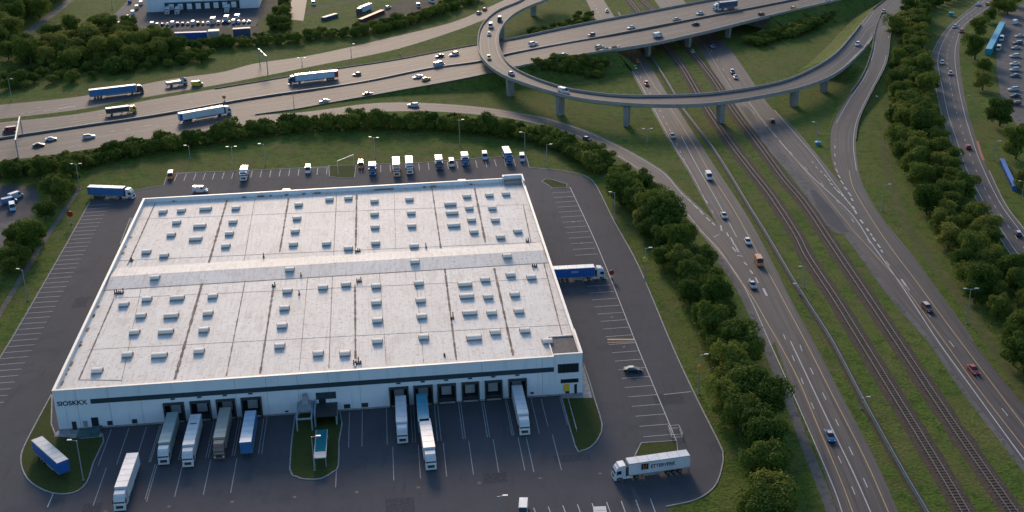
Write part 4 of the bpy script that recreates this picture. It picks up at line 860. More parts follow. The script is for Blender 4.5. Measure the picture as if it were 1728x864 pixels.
def car(kind, px, py, dx, dy, colr, label, z=0.0, roofc=None, group=None, road=.03, cat=None):
    zz = z(px, py) if callable(z) else z
    c = G(px, py, zz + .7); c.z = zz; c2 = G(px + dx, py + dy, zz + .7)
    if kind not in CARP: r = CARP[kind] = car_proto(kind)
    else: r = copy_tree(CARP[kind])
    r.location = (c.x, c.y, zz + road + .005); h = math.atan2(c2.y - c.y, c2.x - c.x); pitch = 0
    if callable(z):
        f = Vector((math.cos(h), math.sin(h), 0)); q = c + f * 4; pq = q - Vector((0, 0, CH)); d = pq.dot(-_b)
        ppx = 864 + CF * pq.dot(_x) / d; ppy = 432 - CF * pq.dot(_y) / d; pitch = -math.atan2(z(ppx, ppy) - zz, 4)
    r.rotation_euler = (0, pitch, h); paint(r, colr, roofc)
    tag(r, label, cat or {'hatchback': 'car', 'sedan': 'car', 'wagon': 'car', 'van': 'van'}[kind], group); return r
def cab(r, colr, x0=0.0, h=3.55):
    """tractor cab whose front is at x = x0+2.3"""
    c = body_loft([(x0 - .05, 1.20, .95, 3.0, h, 1.12), (x0 + 1.3, 1.22, .90, 2.9, h - .12, 1.10), (x0 + 2.05, 1.22, .85, 1.75, 2.55, 1.16), (x0 + 2.3, 1.20, .45, 1.45, 1.70, 1.16), (x0 + 2.36, 1.12, .40, 1.2, 1.5, 1.1)]).build('cab', PAINT[colr], r)
    MB().hexa([(x0 + 1.56, -1.06, 3.02), (x0 + 2.22, -1.14, 1.88), (x0 + 2.22, 1.14, 1.88), (x0 + 1.56, 1.06, 3.02)], [(x0 + 1.66, -1.04, 3.06), (x0 + 2.32, -1.12, 1.92), (x0 + 2.32, 1.12, 1.92), (x0 + 1.66, 1.04, 3.06)]).build('windscreen', M['glass'], c)
    MB().box(x0 + 2.33, x0 + 2.39, -.75, .75, .75, 1.4).build('grille', M['chassis'], c); MB().box(x0 + 1.9, x0 + 2.45, -1.2, 1.2, .30, .68).build('bumper', PAINT[colr], c)
    MB().hexa([(x0 + 1.35, -1.0, 3.2), (x0 + 1.75, -1.0, 3.0), (x0 + 1.75, 1.0, 3.0), (x0 + 1.35, 1.0, 3.2)], [(x0 + 1.4, -.98, 3.28), (x0 + 1.85, -.98, 3.06), (x0 + 1.85, .98, 3.06), (x0 + 1.4, .98, 3.28)]).build('sun_visor', PAINT[colr], c)
    for s in (-1, 1):
        MB().box(x0 + 1.75, x0 + 1.9, s * 1.36 - .12, s * 1.36 + .12, 1.7, 2.5).build('mirror', M['chassis'], c); MB().box(x0 + .9, x0 + 1.75, s * 1.22 - .03, s * 1.22 + .03, 1.75, 2.55).build('side_window', M['glass'], c)
        MB().box(x0 + 2.36, x0 + 2.44, s * .95 - .18, s * .95 + .18, .72, .95).build('headlight', M['lamp_glass'], c)
        MB().box(x0 - 1.6, x0 + .6, s * 1.05 - .15, s * 1.05 + .15, .5, .95).build('side_fairing', PAINT[colr], c)
    wheel(r, x0 + 1.35, 1.22, .5, .32); wheel(r, x0 + 1.35, -1.22, .5, .32)
    return c
def trailer(r, x0, x1, colr, roofc, H=4.0, wheels=3, doors=True):
    t = MB().box(x0, x1, -1.27, 1.27, 1.15, H).build('trailer_body', PAINT[colr], r)
    MB().box(x0 + .04, x1 - .04, -1.22, 1.22, H + .002, H + .05).build('trailer_roof', PAINT[roofc], t)
    m = MB()
    for s in (-1, 1): m.box(x0, x1, s * 1.28 - .025, s * 1.28 + .025, H - .12, H + .03); m.box(x0, x1, s * 1.28 - .025, s * 1.28 + .025, 1.1, 1.25)
    m.build('edge_trim', M['steel'], t)
    n = max(2, int((x1 - x0) / 2.2)); m = MB()
    for i in range(1, n): xx = x0 + (x1 - x0) * i / n; m.box(xx - .03, xx + .03, -1.2, 1.2, H + .051, H + .065)
    m.build('roof_rib', M['kerb'], t)
    MB().box(x0 + .3, x1 - .2, -.5, .5, .75, 1.149).build('chassis', M['chassis'], r)
    MB().box(x0 - .05, x0 + .12, -1.2, 1.2, .45, .62).build('underrun_bar', M['chassis'], r)
    if doors:
        d = MB().box(x0 - .05, x0 - .005, -1.2, -.02, 1.25, H - .1).box(x0 - .05, x0 - .005, .02, 1.2, 1.25, H - .1).build('rear_door', PAINT[colr], t)
        for yy in (-.7, -.3, .3, .7): MB().box(x0 - .08, x0 - .052, yy - .02, yy + .02, 1.3, H - .2).build('door_bar', M['steel'], d)
        for s in (-1, 1): MB().box(x0 - .07, x0 - .01, s * 1.0 - .15, s * 1.0 + .15, .95, 1.12).build('tail_light', M['tail_glass'], t)
    for i in range(wheels):
        for s in (-1, 1): wheel(r, x0 + 2.2 + i * 1.3, s * 1.2, .48, .35)
    if x1 - x0 > 9:
        for s in (-1, 1):
            MB().box(x0 + 6.6, x1 - 3.6, s * 1.18 - .02, s * 1.18 + .02, .55, 1.0).build('side_guard', M['steel'], r); MB().box(x1 - 3.2, x1 - 3.0, s * .8 - .08, s * .8 + .08, .05 if False else .3, 1.149).build('landing_leg', M['chassis'], r)
    return t
TP = {}
def truck(key, loc, h, colr, cabc, roofc, label, L=13.6, H=4.0, cat='articulated truck', group=None, name='articulated_truck', trail_only=False, z=0.0, short=False, cabh=3.7):
    """front bumper at local x=0"""
    k = (L, H, trail_only, short)
    r = empty(name)
    if not trail_only:
        c = cab(r, cabc, -2.45, cabh)
        if not short:
            MB().box(-6.2, -2.5, -.45, .45, .6, 1.0).build('chassis', M['chassis'], r)
            for s in (-1, 1): wheel(r, -5.0, s * 1.22, .5, .5)
            MB().box(-2.95, -2.52, -1.0, 1.0, .95, 3.2).build('air_deflector', M['chassis'], r)
        else:
            MB().box(-2.7, -2.5, -.45, .45, .6, 1.0).build('chassis', M['chassis'], r)
    x1 = 0 if trail_only else (-2.95 - (.0 if short else .25)); trailer(r, x1 - L, x1, colr, roofc, H, wheels=1 if short else 3)
    if trail_only:
        for s in (-1, 1): MB().box(x1 - 3.25, x1 - 2.95, s * .8 - .12, s * .8 + .12, 0, .3).build('landing_foot', M['chassis'], r)
    r.location = (loc.x, loc.y, z + .022); r.rotation_euler = (0, 0, h); tag(r, label, cat, group); return r
HS = math.atan2(-EY.y, -EY.x)        # heading out of the docks
def hdg(a, b, z=0): p, q = G(*a, z), G(*b, z); return math.atan2(q.y - p.y, q.x - p.x)
def docked(px, py, **k): return truck(None, G(px, py), HS, **k)
docked(277, 786, colr='green', cabc='white', roofc='green', label='white cab truck with pale greenish trailer in the leftmost loading dock', group='trucks backed onto the loading docks')
docked(318, 790, colr='white', cabc='white', roofc='white', label='all white truck with a dark roof slot in the second dock from the left', group='trucks backed onto the loading docks')
docked(370.5, 777, colr='khaki', cabc='brown', roofc='khaki', label='brown cab truck with dull khaki trailer in the third dock from the left', group='trucks backed onto the loading docks')
docked(417, 773, colr='blue', cabc='white', roofc='paleblue', label='cabless trailer with pale blue roof and blue sides in the fourth dock from the left', L=14.2, trail_only=True, cat='trailer', name='semi_trailer')
docked(680, 750, colr='white', cabc='white', roofc='white', label='white truck in the left dock of the right hand group', L=12.2, group='trucks backed onto the loading docks')
docked(716.5, 737, colr='teal', cabc='white', roofc='teal', label='teal blue trailer in the dock behind the white truck pulling out', L=13, trail_only=True, cat='trailer', name='semi_trailer')
docked(886, 736, colr='white', cabc='white', roofc='white', label='white truck in the rightmost loading dock beside the office corner', group='trucks backed onto the loading docks')
truck(None, G(728, 795), hdg((720, 745), (728, 795)), 'white', 'white', 'white', 'white truck with dark windscreen standing just ahead of the teal trailer', L=12.6)
truck(None, G(203, 864), hdg((229, 788), (203, 864)), 'white', 'white', 'white', 'white truck driving alone across the yard at the lower left', L=13.6)
truck(None, G(1021, 469), hdg((930, 474), (1021, 469)), 'deepblue', 'white', 'white', 'truck with bright blue trailer and white cab leaving the right side of the warehouse', L=12.8)
truck(None, G(227, 335), hdg((146, 332), (227, 335)), 'blue', 'white', 'white', 'truck with faded blue trailer and white cab at the rear left corner of the yard', L=13.2)
se = truck(None, G(1034, 809), hdg((1153, 792), (1034, 809)), 'white', 'white', 'white', 'white truck with dark lettering on its trailer side turning at the lower right', L=13.6)
tb_ = [c for c in se.children if c.name.startswith('trailer_body')][0]
# heading left: the viewer sees its left flank (local +y)
text('ETTERVERK', 1.15, 'lettering', M['ink'], tb_, (-8.0, 1.30, 2.35), (R(90), 0, R(180)), .012, .92)
MB().box(-7.5, -5.9, 1.298, 1.31, 2.2, 3.6).build('logo_panel', M['ink'], tb_); text('U', 1.3, 'logo_letter', PAINT['orange'], tb_, (-6.2, 1.316, 2.4), (R(90), 0, R(180)), .006)
wt = [o for o in COL.objects if o.get('label', '').startswith('all white truck with a dark roof')][0]
tq = [c for c in wt.children_recursive if c.name.startswith('trailer_roof')][0]; MB().box(-12.6, -12.2, -.7, .7, 4.06, 4.1).build('roof_slot', M['chassis'], tq)
bt = [o for o in COL.objects if o.get('label', '').startswith('truck with bright blue')][0]
text('NSOI', .9, 'lettering', PAINT['white'], [c for c in bt.children if c.name.startswith('trailer_body')][0], (-10.0, -1.30, 2.6), (R(90), 0, 0), .012)
truck(None, G(111, 806), hdg((60, 760), (111, 806)), 'deepblue', 'white', 'silver', 'blue sided trailer without cab parked askew on the left grass island', L=13.6, trail_only=True, cat='trailer', name='semi_trailer', z=.09)
# long lorries on the highway
def road_truck(a, b, ln, z=0.0, **k):
    zz = z(*b) if callable(z) else z
    return truck(None, G(*b, zz), hdg(a, b, zz), L=ln, z=zz + .03, **k)
road_truck((141, 168), (243, 156), 20.0, colr='blue', cabc='dark', roofc='white', label='very long truck with light blue trailer driving on the upper left road')
road_truck((288, 210), (390, 192), 19.0, colr='white', cabc='white', roofc='white', label='long white truck with blue rear corner driving right on the wide highway')
w2 = [o for o in COL.objects if o.get('label', '').startswith('long white truck with blue')][0]
MB().box(-22.26, -21.0, -1.31, -1.282, 1.2, 3.95).build('blue_panel', PAINT['deepblue'], w2)
road_truck((596, 130), (487, 142), 19.5, colr='paleblue', cabc='navy', roofc='white', label='long truck with pale blue trailer and red tail driving left on the highway')
w3 = [o for o in COL.objects if o.get('label', '').startswith('long truck with pale blue')][0]
MB().box(-22.75, -21.0, 1.282, 1.31, 1.2, 3.95).build('red_panel', PAINT['red'], w3)
road_truck((176, 196), (231, 189), 9.5, colr='dark', cabc='yellow', roofc='white', label='rigid truck with yellow cab and dark box body on the left highway', short=True, H=3.2, cat='truck', name='box_truck', cabh=3.0)
road_truck((277, 148), (316, 142), 6.5, colr='grey', cabc='silver', roofc='grey', label='small grey flat truck on the upper road ahead of the blue trailer', short=True, H=2.2, cat='truck', name='box_truck', cabh=2.4)
road_truck((1256, 12), (1204, 18), 10.5, z=z_hw, colr='navy', cabc='white', roofc='navy', label='dark blue truck crossing the bridge at the top of the photo', cat='articulated truck')
road_truck((654, 6), (604, 26), 11, colr='paleblue', cabc='dark', roofc='white', label='truck with white roofed pale blue trailer on the dirt ground at the top')
# rear parking row
for px, py, ln, colr, cabc, roofc, H_, lab in [(411, 306, 5.2, 'white', 'white', 'white', 3.3, 'white box truck by a lamp in the left part of the rear parking row'), (629, 297, 4.5, 'white', 'blue', 'white', 3.0, 'small truck with blue cab and white box next to the orange tipper'), (670, 299, 9.0, 'beige', 'beige', 'beige', 3.8, 'long beige box truck in the rear parking row'),
    (692, 295, 8.0, 'white', 'white', 'white', 3.6, 'long white box truck right beside the beige one'), (742, 288, 5.6, 'white', 'navy', 'beige', 3.3, 'navy cab truck with cream box roof in the rear row'), (786, 281, 4.8, 'white', 'blue', 'white', 3.2, 'blue cab truck with square white box in the rear row'), (860, 278, 8.2, 'blue', 'blue', 'white', 3.5, 'long blue truck with pale roof near the right end of the rear row')]:
    tilt = hdg((px - (px - 621) * .03, py - 22), (px, py)) if px != 860 else hdg((848, 252), (860, 278))
    truck(None, G(px, py), tilt, colr, cabc, roofc, lab, L=ln, H=H_, short=True, cat='box truck', group='vehicles in the rear parking row', name='box_truck', cabh=min(3.0, H_ - .2))
GR = 'vehicles in the rear parking row'
def dn(px): return ((px - 621) * .03, 20)
car('van', 288, 297, -4, 14, 'orange', 'orange van at the left end of the rear parking row', group=GR, roofc=None); car('van', 520, 287, *dn(520), 'white', 'single white van in the empty stretch of rear parking bays', group=GR)
car('van', 609, 279, *dn(609), 'orange', 'orange red tipper van beside the rear grass island', group=GR); car('van', 762, 276, *dn(762), 'white', 'short white van between two blue cab trucks', group=GR)
car('van', 818, 264, 3, 14, 'paleblue', 'pale blue pickup van half on the grass behind the rear row', group=GR); car('van', 881, 267, 2, 14, 'white', 'white van at the right end of the rear parking row', group=GR)
# two lorries whose tops show above the rear parapet
for px, py, lab in ((484, 314, 'pinkish box truck parked against the rear wall left of centre'), (778, 298, 'pinkish box truck parked against the rear wall right of centre')):
    p = G(px, py, 3.6); r = truck(None, p, HS + math.pi, 'pink', 'white', 'pink', lab, L=5.0, H=3.6, short=True, cat='box truck', name='box_truck', cabh=2.8)
car('van', 338, 321, 1, 0, 'white', 'white van standing behind the rear parapet near the left corner')
car('van', 883, 862, -1, 14, 'white', 'white van entering the picture at the bottom edge')
r = truck(None, G(1016, 902), hdg((1010, 864), (1016, 902)), 'silver', 'white', 'silver', 'grey roofed box truck cut by the bottom edge of the photo', L=3.0, H=2.6, short=True, cat='box truck', name='box_truck', cabh=2.2)
car('sedan', 1068, 623, 12, 0, 'black', 'low black car parked across a bay in the right hand row', roofc='beige')
# east-west highway
E_ = 'cars driving on the wide highway'
for kd, px, py, dx, dy, c, rc, lab in [('sedan', 65, 244, 10, -1.2, 'dark', 'brown', 'dark car with brown roof at the far left of the highway'), ('sedan', 86, 234, 10, -1.2, 'white', None, 'white car just ahead of the dark one at the far left'), ('wagon', 150, 230, 10, -1.3, 'white', 'beige', 'white car with beige roof on the left highway below the yellow cab truck'),
    ('van', 16, 220, -10, 1.2, 'maroon', None, 'dark red van half hidden by the overhead sign gantry'), ('sedan', 547, 170, -10, 1.7, 'white', 'white', 'white car alone near the kerb below the pale blue trailer'), ('sedan', 620, 158, 10, -1.8, 'dark', 'white', 'dark car with white roof close to the highway kerb'),
    ('hatchback', 602, 125, -10, 1.6, 'brown', 'orange', 'rusty brown car right behind the long pale blue trailer'), ('sedan', 742, 94, -10, 1.8, 'navy', 'white', 'navy and white car leading the pair before the loop ramp'), ('wagon', 766, 91, -10, 1.8, 'white', 'orange', 'white car with orange roof following the navy one'),
    ('sedan', 705, 129, -10, 1.8, 'white', 'silver', 'white car close behind the yellow one on the highway'), ('hatchback', 719, 133, 10, -1.8, 'yellow', None, 'bright yellow car on the highway'), ('van', 741, 109, 10, -2, 'silver', None, 'silver van beside the median before the ramp'),
    ('wagon', 900, 73, 12, -2.2, 'white', 'white', 'large white wagon just right of the loop ramp'), ('hatchback', 998, 58, -12, 2.4, 'black', 'white', 'black car with white roof on the bridge approach'), ('sedan', 1065, 46, -12, 2.4, 'white', None, 'white car on the far lane left of the bridge middle'),
    ('sedan', 1142, 32, 12, -2.4, 'silver', 'white', 'silver car on the far bridge lane'), ('hatchback', 952, 92, 12, -2.4, 'black', 'silver', 'black hatchback with silver roof near the bridge parapet'), ('van', 1110, 60, 12, -2.6, 'white', None, 'white van on the near bridge lane'), ('sedan', 1174, 40, 12, -2.6, 'black', None, 'black car beside the median on the bridge'),
    ('sedan', 1181, 22, -12, 2.4, 'white', 'silver', 'white car behind the dark blue truck on the bridge'), ('hatchback', 1285, 23, 12, -3, 'maroon', None, 'maroon car on the near lane at the right end of the bridge'), ('wagon', 1012, 79, 12, -2.5, 'beige', None, 'beige wagon above the sign gantry on the near lane'),
    ('hatchback', 1340, 13, 12, -3, 'yellow', None, 'dull yellow car near the top edge right of the bridge'), ('hatchback', 1398, 2, 12, -3, 'white', None, 'white car at the very top edge beyond the bridge')]:
    car(kd, px, py, dx, dy, c, lab, z=z_hw, roofc=rc, group=E_, road=.036)
for kd, px, py, dx, dy, c, rc, lab in [('van', 843, 33, -3, 8, 'black', 'white', 'black van with bright roof at the top of the loop ramp'), ('van', 828, 44, -3, 8, 'white', None, 'white van on the left bend of the loop ramp'), ('hatchback', 825, 57, -1, 8, 'white', None, 'small white car just behind the van on the loop ramp'), ('wagon', 825, 97, 3, 8, 'yellow', None, 'yellow car at the lowest left bend of the loop ramp'),
    ('hatchback', 863, 124, 9, 5, 'blue', None, 'blue car on the loop ramp above the first big pier'), ('van', 951, 154, 10, 2.5, 'white', None, 'white van on the curved ramp above the second big pier'), ('wagon', 1447, 74, -7, 8, 'white', None, 'white wagon climbing the right arm of the ramp')]:
    car(kd, px, py, dx, dy, c, lab, z=rmz, roofc=rc, group='cars on the loop ramp', road=.032)
car('hatchback', 1491, 19, -6, 8, 'beige', 'beige car with orange roof at the ramp fork near the top', z=4.7, roofc='orange', road=.05)
car('hatchback', 808, 21, 10, -4, 'beige', 'beige car on the collector road beside the loop', road=.025); car('hatchback', 818, 15, 10, -5, 'orange', 'orange car leading the beige one beside the loop', road=.025)
for kd, px, py, dx, dy, c, rc, lab in [('hatchback', 1024, 18, 5, 10, 'white', None, 'white car on the left carriageway above the bridge'), ('hatchback', 1076, 103, -5, -10, 'orange', None, 'orange car in the shade just below the bridge'), ('hatchback', 1071, 114, 5, 10, 'beige', None, 'beige car right below the orange one'), ('wagon', 1091, 141, 6, 12, 'red', None, 'red car between the bridge and the curved ramp'),
    ('hatchback', 1135, 229, 4, 8, 'silver', None, 'tiny silver car on the shoulder below the curved ramp'), ('van', 1196, 298, 5, 9, 'white', 'red', 'white van with red roof edge on the left carriageway'), ('sedan', 1222, 363, 5, 9, 'silver', 'white', 'silver car next to the merge point'), ('hatchback', 1262, 407, 5, 9, 'white', None, 'white car right of the arrow chips of the merge'),
    ('van', 1281, 442, 5, 9, 'orange', None, 'orange van on the left carriageway after the merge'), ('sedan', 1270, 480, 5, 9, 'grey', 'white', 'grey car straddling the white chips'), ('sedan', 1401, 735, 5, 12, 'blue', 'beige', 'blue car with beige roof alone at the bottom of the left carriageway')]:
    car(kd, px, py, dx, dy, c, lab, roofc=rc, group='cars on the left carriageway', road=.035)
car('hatchback', 991, 234, 10, 3, 'dark', 'dark car with white rear alone on the slip road', roofc='white', road=.035); car('wagon', 697, 177, -10, 0, 'white', 'white wagon on the slip road above the hedge', road=.035)
for kd, px, py, dx, dy, c, rc, lab in [('hatchback', 1203, 78, 4, 7, 'blue', None, 'small blue car under the right end of the bridge'), ('wagon', 1236, 121, 5, 8, 'dark', 'silver', 'dark car leading the pair below the bridge'), ('hatchback', 1241, 130, 5, 8, 'silver', None, 'silver car tailing the dark one below the bridge'), ('hatchback', 1169, 86, -4, -7, 'beige', None, 'beige car by the bridge pier'), ('hatchback', 1303, 203, -5, -8, 'black', 'beige', 'black car with beige roof just below the curved ramp'),
    ('wagon', 1565, 519, 8, 8, 'maroon', 'pink', 'maroon car with pinkish roof on the right carriageway'), ('sedan', 1643, 623, 8, 9, 'red', None, 'shiny red car lowest on the right carriageway')]:
    car(kd, px, py, dx, dy, c, lab, roofc=rc, group='cars on the right carriageway', road=.035)
for kd, px, py, dx, dy, c, rc, lab in [('sedan', 1651, 7, 8, -4, 'white', None, 'white car at the top of the local road'), ('hatchback', 1667, 6, 8, -5, 'yellow', None, 'yellow car at the top of the local road'), ('hatchback', 1611, 44, -6, 6, 'white', None, 'white car at the bend of the local road'), ('hatchback', 1622, 52, -6, 6, 'red', None, 'red car at the bend of the local road'), ('hatchback', 1590, 105, 0, 8, 'white', 'silver', 'white car below the bend of the local road'),
    ('hatchback', 1604, 123, 0, 8, 'silver', None, 'little silver car at the centre line of the local road'), ('hatchback', 1634, 247, -3, -8, 'red', None, 'red car beside the red painted kerb'), ('hatchback', 1683, 365, -5, -9, 'white', 'dark', 'white car with dark windows, left of the pair at the right edge'), ('hatchback', 1718, 393, -5, -9, 'dark', 'white', 'dark car with white roof at the right picture edge')]:
    car(kd, px, py, dx, dy, c, lab, roofc=rc, group='cars on the local road', road=.025)
# car park at the right edge
for i, (px, py, c, rc) in enumerate([(1727, 60, 'silver', None), (1724, 72, 'dark', 'silver'), (1721, 80, 'silver', 'white'), (1719, 94, 'silver', 'white'), (1719, 107, 'white', None), (1719, 117, 'silver', None), (1720, 127, 'navy', 'silver'), (1717, 150, 'silver', 'paleblue'), (1720, 161, 'black', None), (1720, 174, 'maroon', None)]):
    car('wagon' if i % 2 else 'sedan', px - 7, py, -12, 1, c, f'{c}{" car with " + rc + " roof" if rc else " car"}, number {i + 1} from the top in the car park row at right' if False else f'{c} car{" with " + rc + " roof" if rc else ""}, {["topmost", "second", "third", "fourth", "fifth", "sixth", "seventh", "eighth", "ninth", "last"][i]} from the top of the row at the right edge', roofc=rc, group='cars parked in the car park at the right edge', road=.025)
car('van', 1690, 66, -3, 8, 'white', 'white van beside the long teal container'); car('van', 1685, 82, -3, 8, 'beige', 'beige van behind the white one beside the teal container'); car('van', 1713, 38, 8, -4, 'white', 'white van under the trees at the top right')
# far depot at the top left
def fbox(name, label, cat, p, q, wd, h, m, doors=True):
    a, b = G(*p), G(*q); c = (a + b) / 2; L = (b - a).length; r = tag(empty(name, (c.x, c.y, .03), math.atan2(b.y - a.y, b.x - a.x)), label, cat)
    MB().box(-L / 2, L / 2, -wd / 2, wd / 2, 0, h).build('container_body', m, r); mm = MB()
    for i in range(int(L / .6)): x = -L / 2 + .3 + i * .6; mm.box(x, x + .25, -wd / 2 - .05, -wd / 2 - .002, .15, h - .15); mm.box(x, x + .25, wd / 2 + .002, wd / 2 + .05, .15, h - .15)
    mm.build('corrugation', m, r); MB().box(-L / 2, L / 2, -wd / 2, wd / 2, h + .002, h + .06).build('container_roof', mat('roof_of_' + name, tuple(min(.8, x * 1.3 + .03) for x in m.node_tree.nodes['Color Ramp'].color_ramp.elements[0].color[:3]), .6), r)
    MB().box(L / 2 + .002, L / 2 + .06, -wd / 2 + .1, -.03, .1, h - .1).box(L / 2 + .002, L / 2 + .06, .03, wd / 2 - .1, .1, h - .1).build('container_door', m, r); return r
fbox('container', 'long blue container behind the trees at the top left', 'container', (293, 65), (350, 63), 2.6, 3.0, PAINT['deepblue']); fbox('container', 'dark navy container at the edge of the dirt ground', 'container', (394, 62), (423, 60), 3, 4.2, PAINT['navy'])
fbox('container', 'drab grey store box between the two blue containers', 'container', (353, 66), (371, 65), 5, 4.5, PAINT['grey']); fbox('container', 'long teal container beside the trees of the car park', 'container', (1667, 93), (1691, 46), 2.8, 2.9, PAINT['teal']); fbox('container', 'bright blue slim container below the trees at the right edge', 'container', (1690, 275), (1712, 322), 1.4, 1.6, PAINT['deepblue'])
fbox('container', 'red open container beside the pale blue truck at the top', 'container', (608, 38), (646, 22), 2.5, 1.8, PAINT['maroon'])
fbox('container', 'dark low container on the grass at the top', 'container', (545, 35), (568, 28), 2.5, 1.8, PAINT['navy'])
dp = (G(248, 21), G(437, 13)); dv = (dp[1] - dp[0]); dl_ = dv.length; ang = math.atan2(dv.y, dv.x)
dep = tag(empty('depot', (dp[0].x, dp[0].y, 0), ang), 'white logistics building with a dark row of loading docks cut by the top edge', 'depot building')
MB().box(0, dl_, 0, 45, -.2, 9.5).build('wall', M['wall'], dep); MB().box(-.2, dl_ + .2, -.2, 45.2, 9.5, 9.8).build('roof', M['roof'], dep)
d0, d1 = dl_ * .165, dl_ * .83
MB().box(d0, d1, -.35, -.005, .2, 5.0).build('dock_band', M['seal'], dep); MB().box(d0, d1, -1.2, -.36, 5.0, 5.3).build('dock_canopy', M['door'], dep)
for i in range(8):
    x = d0 + (d1 - d0) * (i + .75) / 8.4; MB().box(x - 1.4, x + 1.4, -.43, -.355, .9, 4.2).build('dock_door', M['wall'], dep)
for i in range(6): MB().box(dl_ * .86 + i * 1.8, dl_ * .86 + i * 1.8 + 1.1, -.08, .02, 5.5, 7).build('window', M['glass'], dep)
for i, x in enumerate((.2, .29, .73)):
    c = dp[0] + dv * x; n_ = Vector((math.sin(ang), -math.cos(ang), 0)); truck(None, c + n_ * (9 + i), ang - math.pi / 2, 'white', 'white', 'white', f'white truck {["at the left end", "second from the left", "near the right end"][i]} of the far depot docks', L=5.5, H=3.4, short=True, cat='box truck', name='box_truck', group='trucks at the far depot', cabh=2.9)
F_ = 'vehicles parked before the far depot'; cc = ['white', 'white', 'dark', 'silver', 'white', 'navy', 'black', 'silver', 'white', 'dark', 'white', 'silver', 'beige', 'white', 'navy', 'dark', 'white', 'white', 'beige', 'silver']
for i in range(20):
    px = 257 + i * 8.6; py = 41.5 - i * .28; k = ['van', 'sedan', 'hatchback', 'wagon'][(i * 7) % 4]
    car(k, px, py, 5, -9, cc[i], f'{cc[i]} {"van" if k == "van" else "car"}, place {i + 1} from the left' if False else f'{cc[i]} {"van" if k == "van" else "car"}, {["first", "second", "third", "fourth", "fifth", "sixth", "seventh", "eighth", "ninth", "tenth", "eleventh", "twelfth", "thirteenth", "fourteenth", "fifteenth", "sixteenth", "seventeenth", "eighteenth", "nineteenth", "twentieth"][i]} from the left in the row before the far depot', group=F_)
for px, py, c, lab in [(361, 36, 'white', 'leftmost'), (384, 33, 'white', 'middle'), (402, 31, 'beige', 'rightmost')]:
    truck(None, G(px - 3, py + 6), hdg((px + 4, py - 6), (px - 3, py + 6)), c, 'white', c, f'{lab} of the three box trucks parked among the cars of the far depot', L=4.5, H=3.0, short=True, cat='box truck', name='box_truck', group='box trucks at the far depot', cabh=2.6)
for i, (px, py, k, c) in enumerate([(191, 45, 'van', 'white'), (200, 39, 'wagon', 'dark'), (207, 35, 'van', 'red'), (201, 46, 'sedan', 'silver'), (214, 44, 'wagon', 'navy'), (219, 34, 'van', 'white'), (224, 22, 'van', 'white'), (231, 13, 'van', 'beige'), (238, 6, 'van', 'white'), (216, 27, 'sedan', 'silver'), (219, 3, 'van', 'blue')]):
    car(k, px, py, 4, -8, c, f'{c} {"van" if k == "van" else "car"} in the queue on the far depot road, {["nearest", "second nearest", "third nearest", "fourth nearest", "fifth nearest", "sixth nearest", "seventh nearest", "eighth nearest", "ninth nearest", "tenth nearest", "farthest"][i]} to the trees' if False else f'{c} {"van" if k == "van" else "car"} queueing on the far depot road, {["at its near left end", "behind the left end car", "third up the left line", "in front of the navy one", "at its near right end", "just above the navy one", "in the middle of the right line", "near the depot wall corner", "at the top by the depot wall", "between the two lines", "at the very top left"][i]}', group='queue on the far depot road')
car('van', 529, 6, 5, 10, 'white', 'white minibus with blue front parked on grass at the top'); car('wagon', 655, 12, 8, -3, 'paleblue', 'pale blue car behind the far truck at the top'); car('van', 706, 10, 5, 8, 'silver', 'silver van at the edge of the hedge at the top'); car('van', 728, 2, 8, 3, 'white', 'white van above the hedge at the top')
car('van', 16, 340, 9, -2, 'blue', 'blue van in the dark side yard at the left edge'); car('van', 27, 331, 9, -3, 'white', 'white van in the dark side yard at the left edge'); car('van', 21, 350, 2, 9, 'paleblue', 'pale van end on in the side yard at the left edge')
car('van', 333, 142, 9, -1, 'yellow', 'yellow van on the strip between the two upper left roads'); car('wagon', 68, 69, 4, -6, 'silver', 'pale car on the farm road at the top left') if False else None

# =================================================================== POLES, LAMPS, SIGNS
def lamp(bx, by, h, label, arms=1, adir=0.0, sign=None, zb=0.0, name='street_lamp', col='steel'):
    p = G(bx, by, zb); r = tag(empty(name, (p.x, p.y, zb - .02), adir), label, 'street lamp'); m = M[col]
    MB().cyl((0, 0, 0), (0, 0, .25), .28, .28, 10).build('base', M['kerb'], r)
    MB().cyl((0, 0, .25), (0, 0, h), .15, .09, 8).build('pole', m, r)
    for s in ((1,) if arms == 1 else (1, -1)):
        MB().cyl((0, 0, h - .1), (s * 1.5, 0, h + .15), .06, .05, 6).build('arm', m, r); hd = MB().box(s * 1.5 - .5, s * 1.5 + .5, -.22, .22, h + .08, h + .26).build('lamp_head', m, r); MB().box(s * 1.5 - .38, s * 1.5 + .38, -.16, .16, h + .05, h + .078).build('lamp_glass', M['lamp_glass'], hd)
    if sign:
        c, zz = sign; MB().cyl((0, -.1, zz), (0, -.2, zz), .75, n=16).build('sign_disc', c, r)
    return r
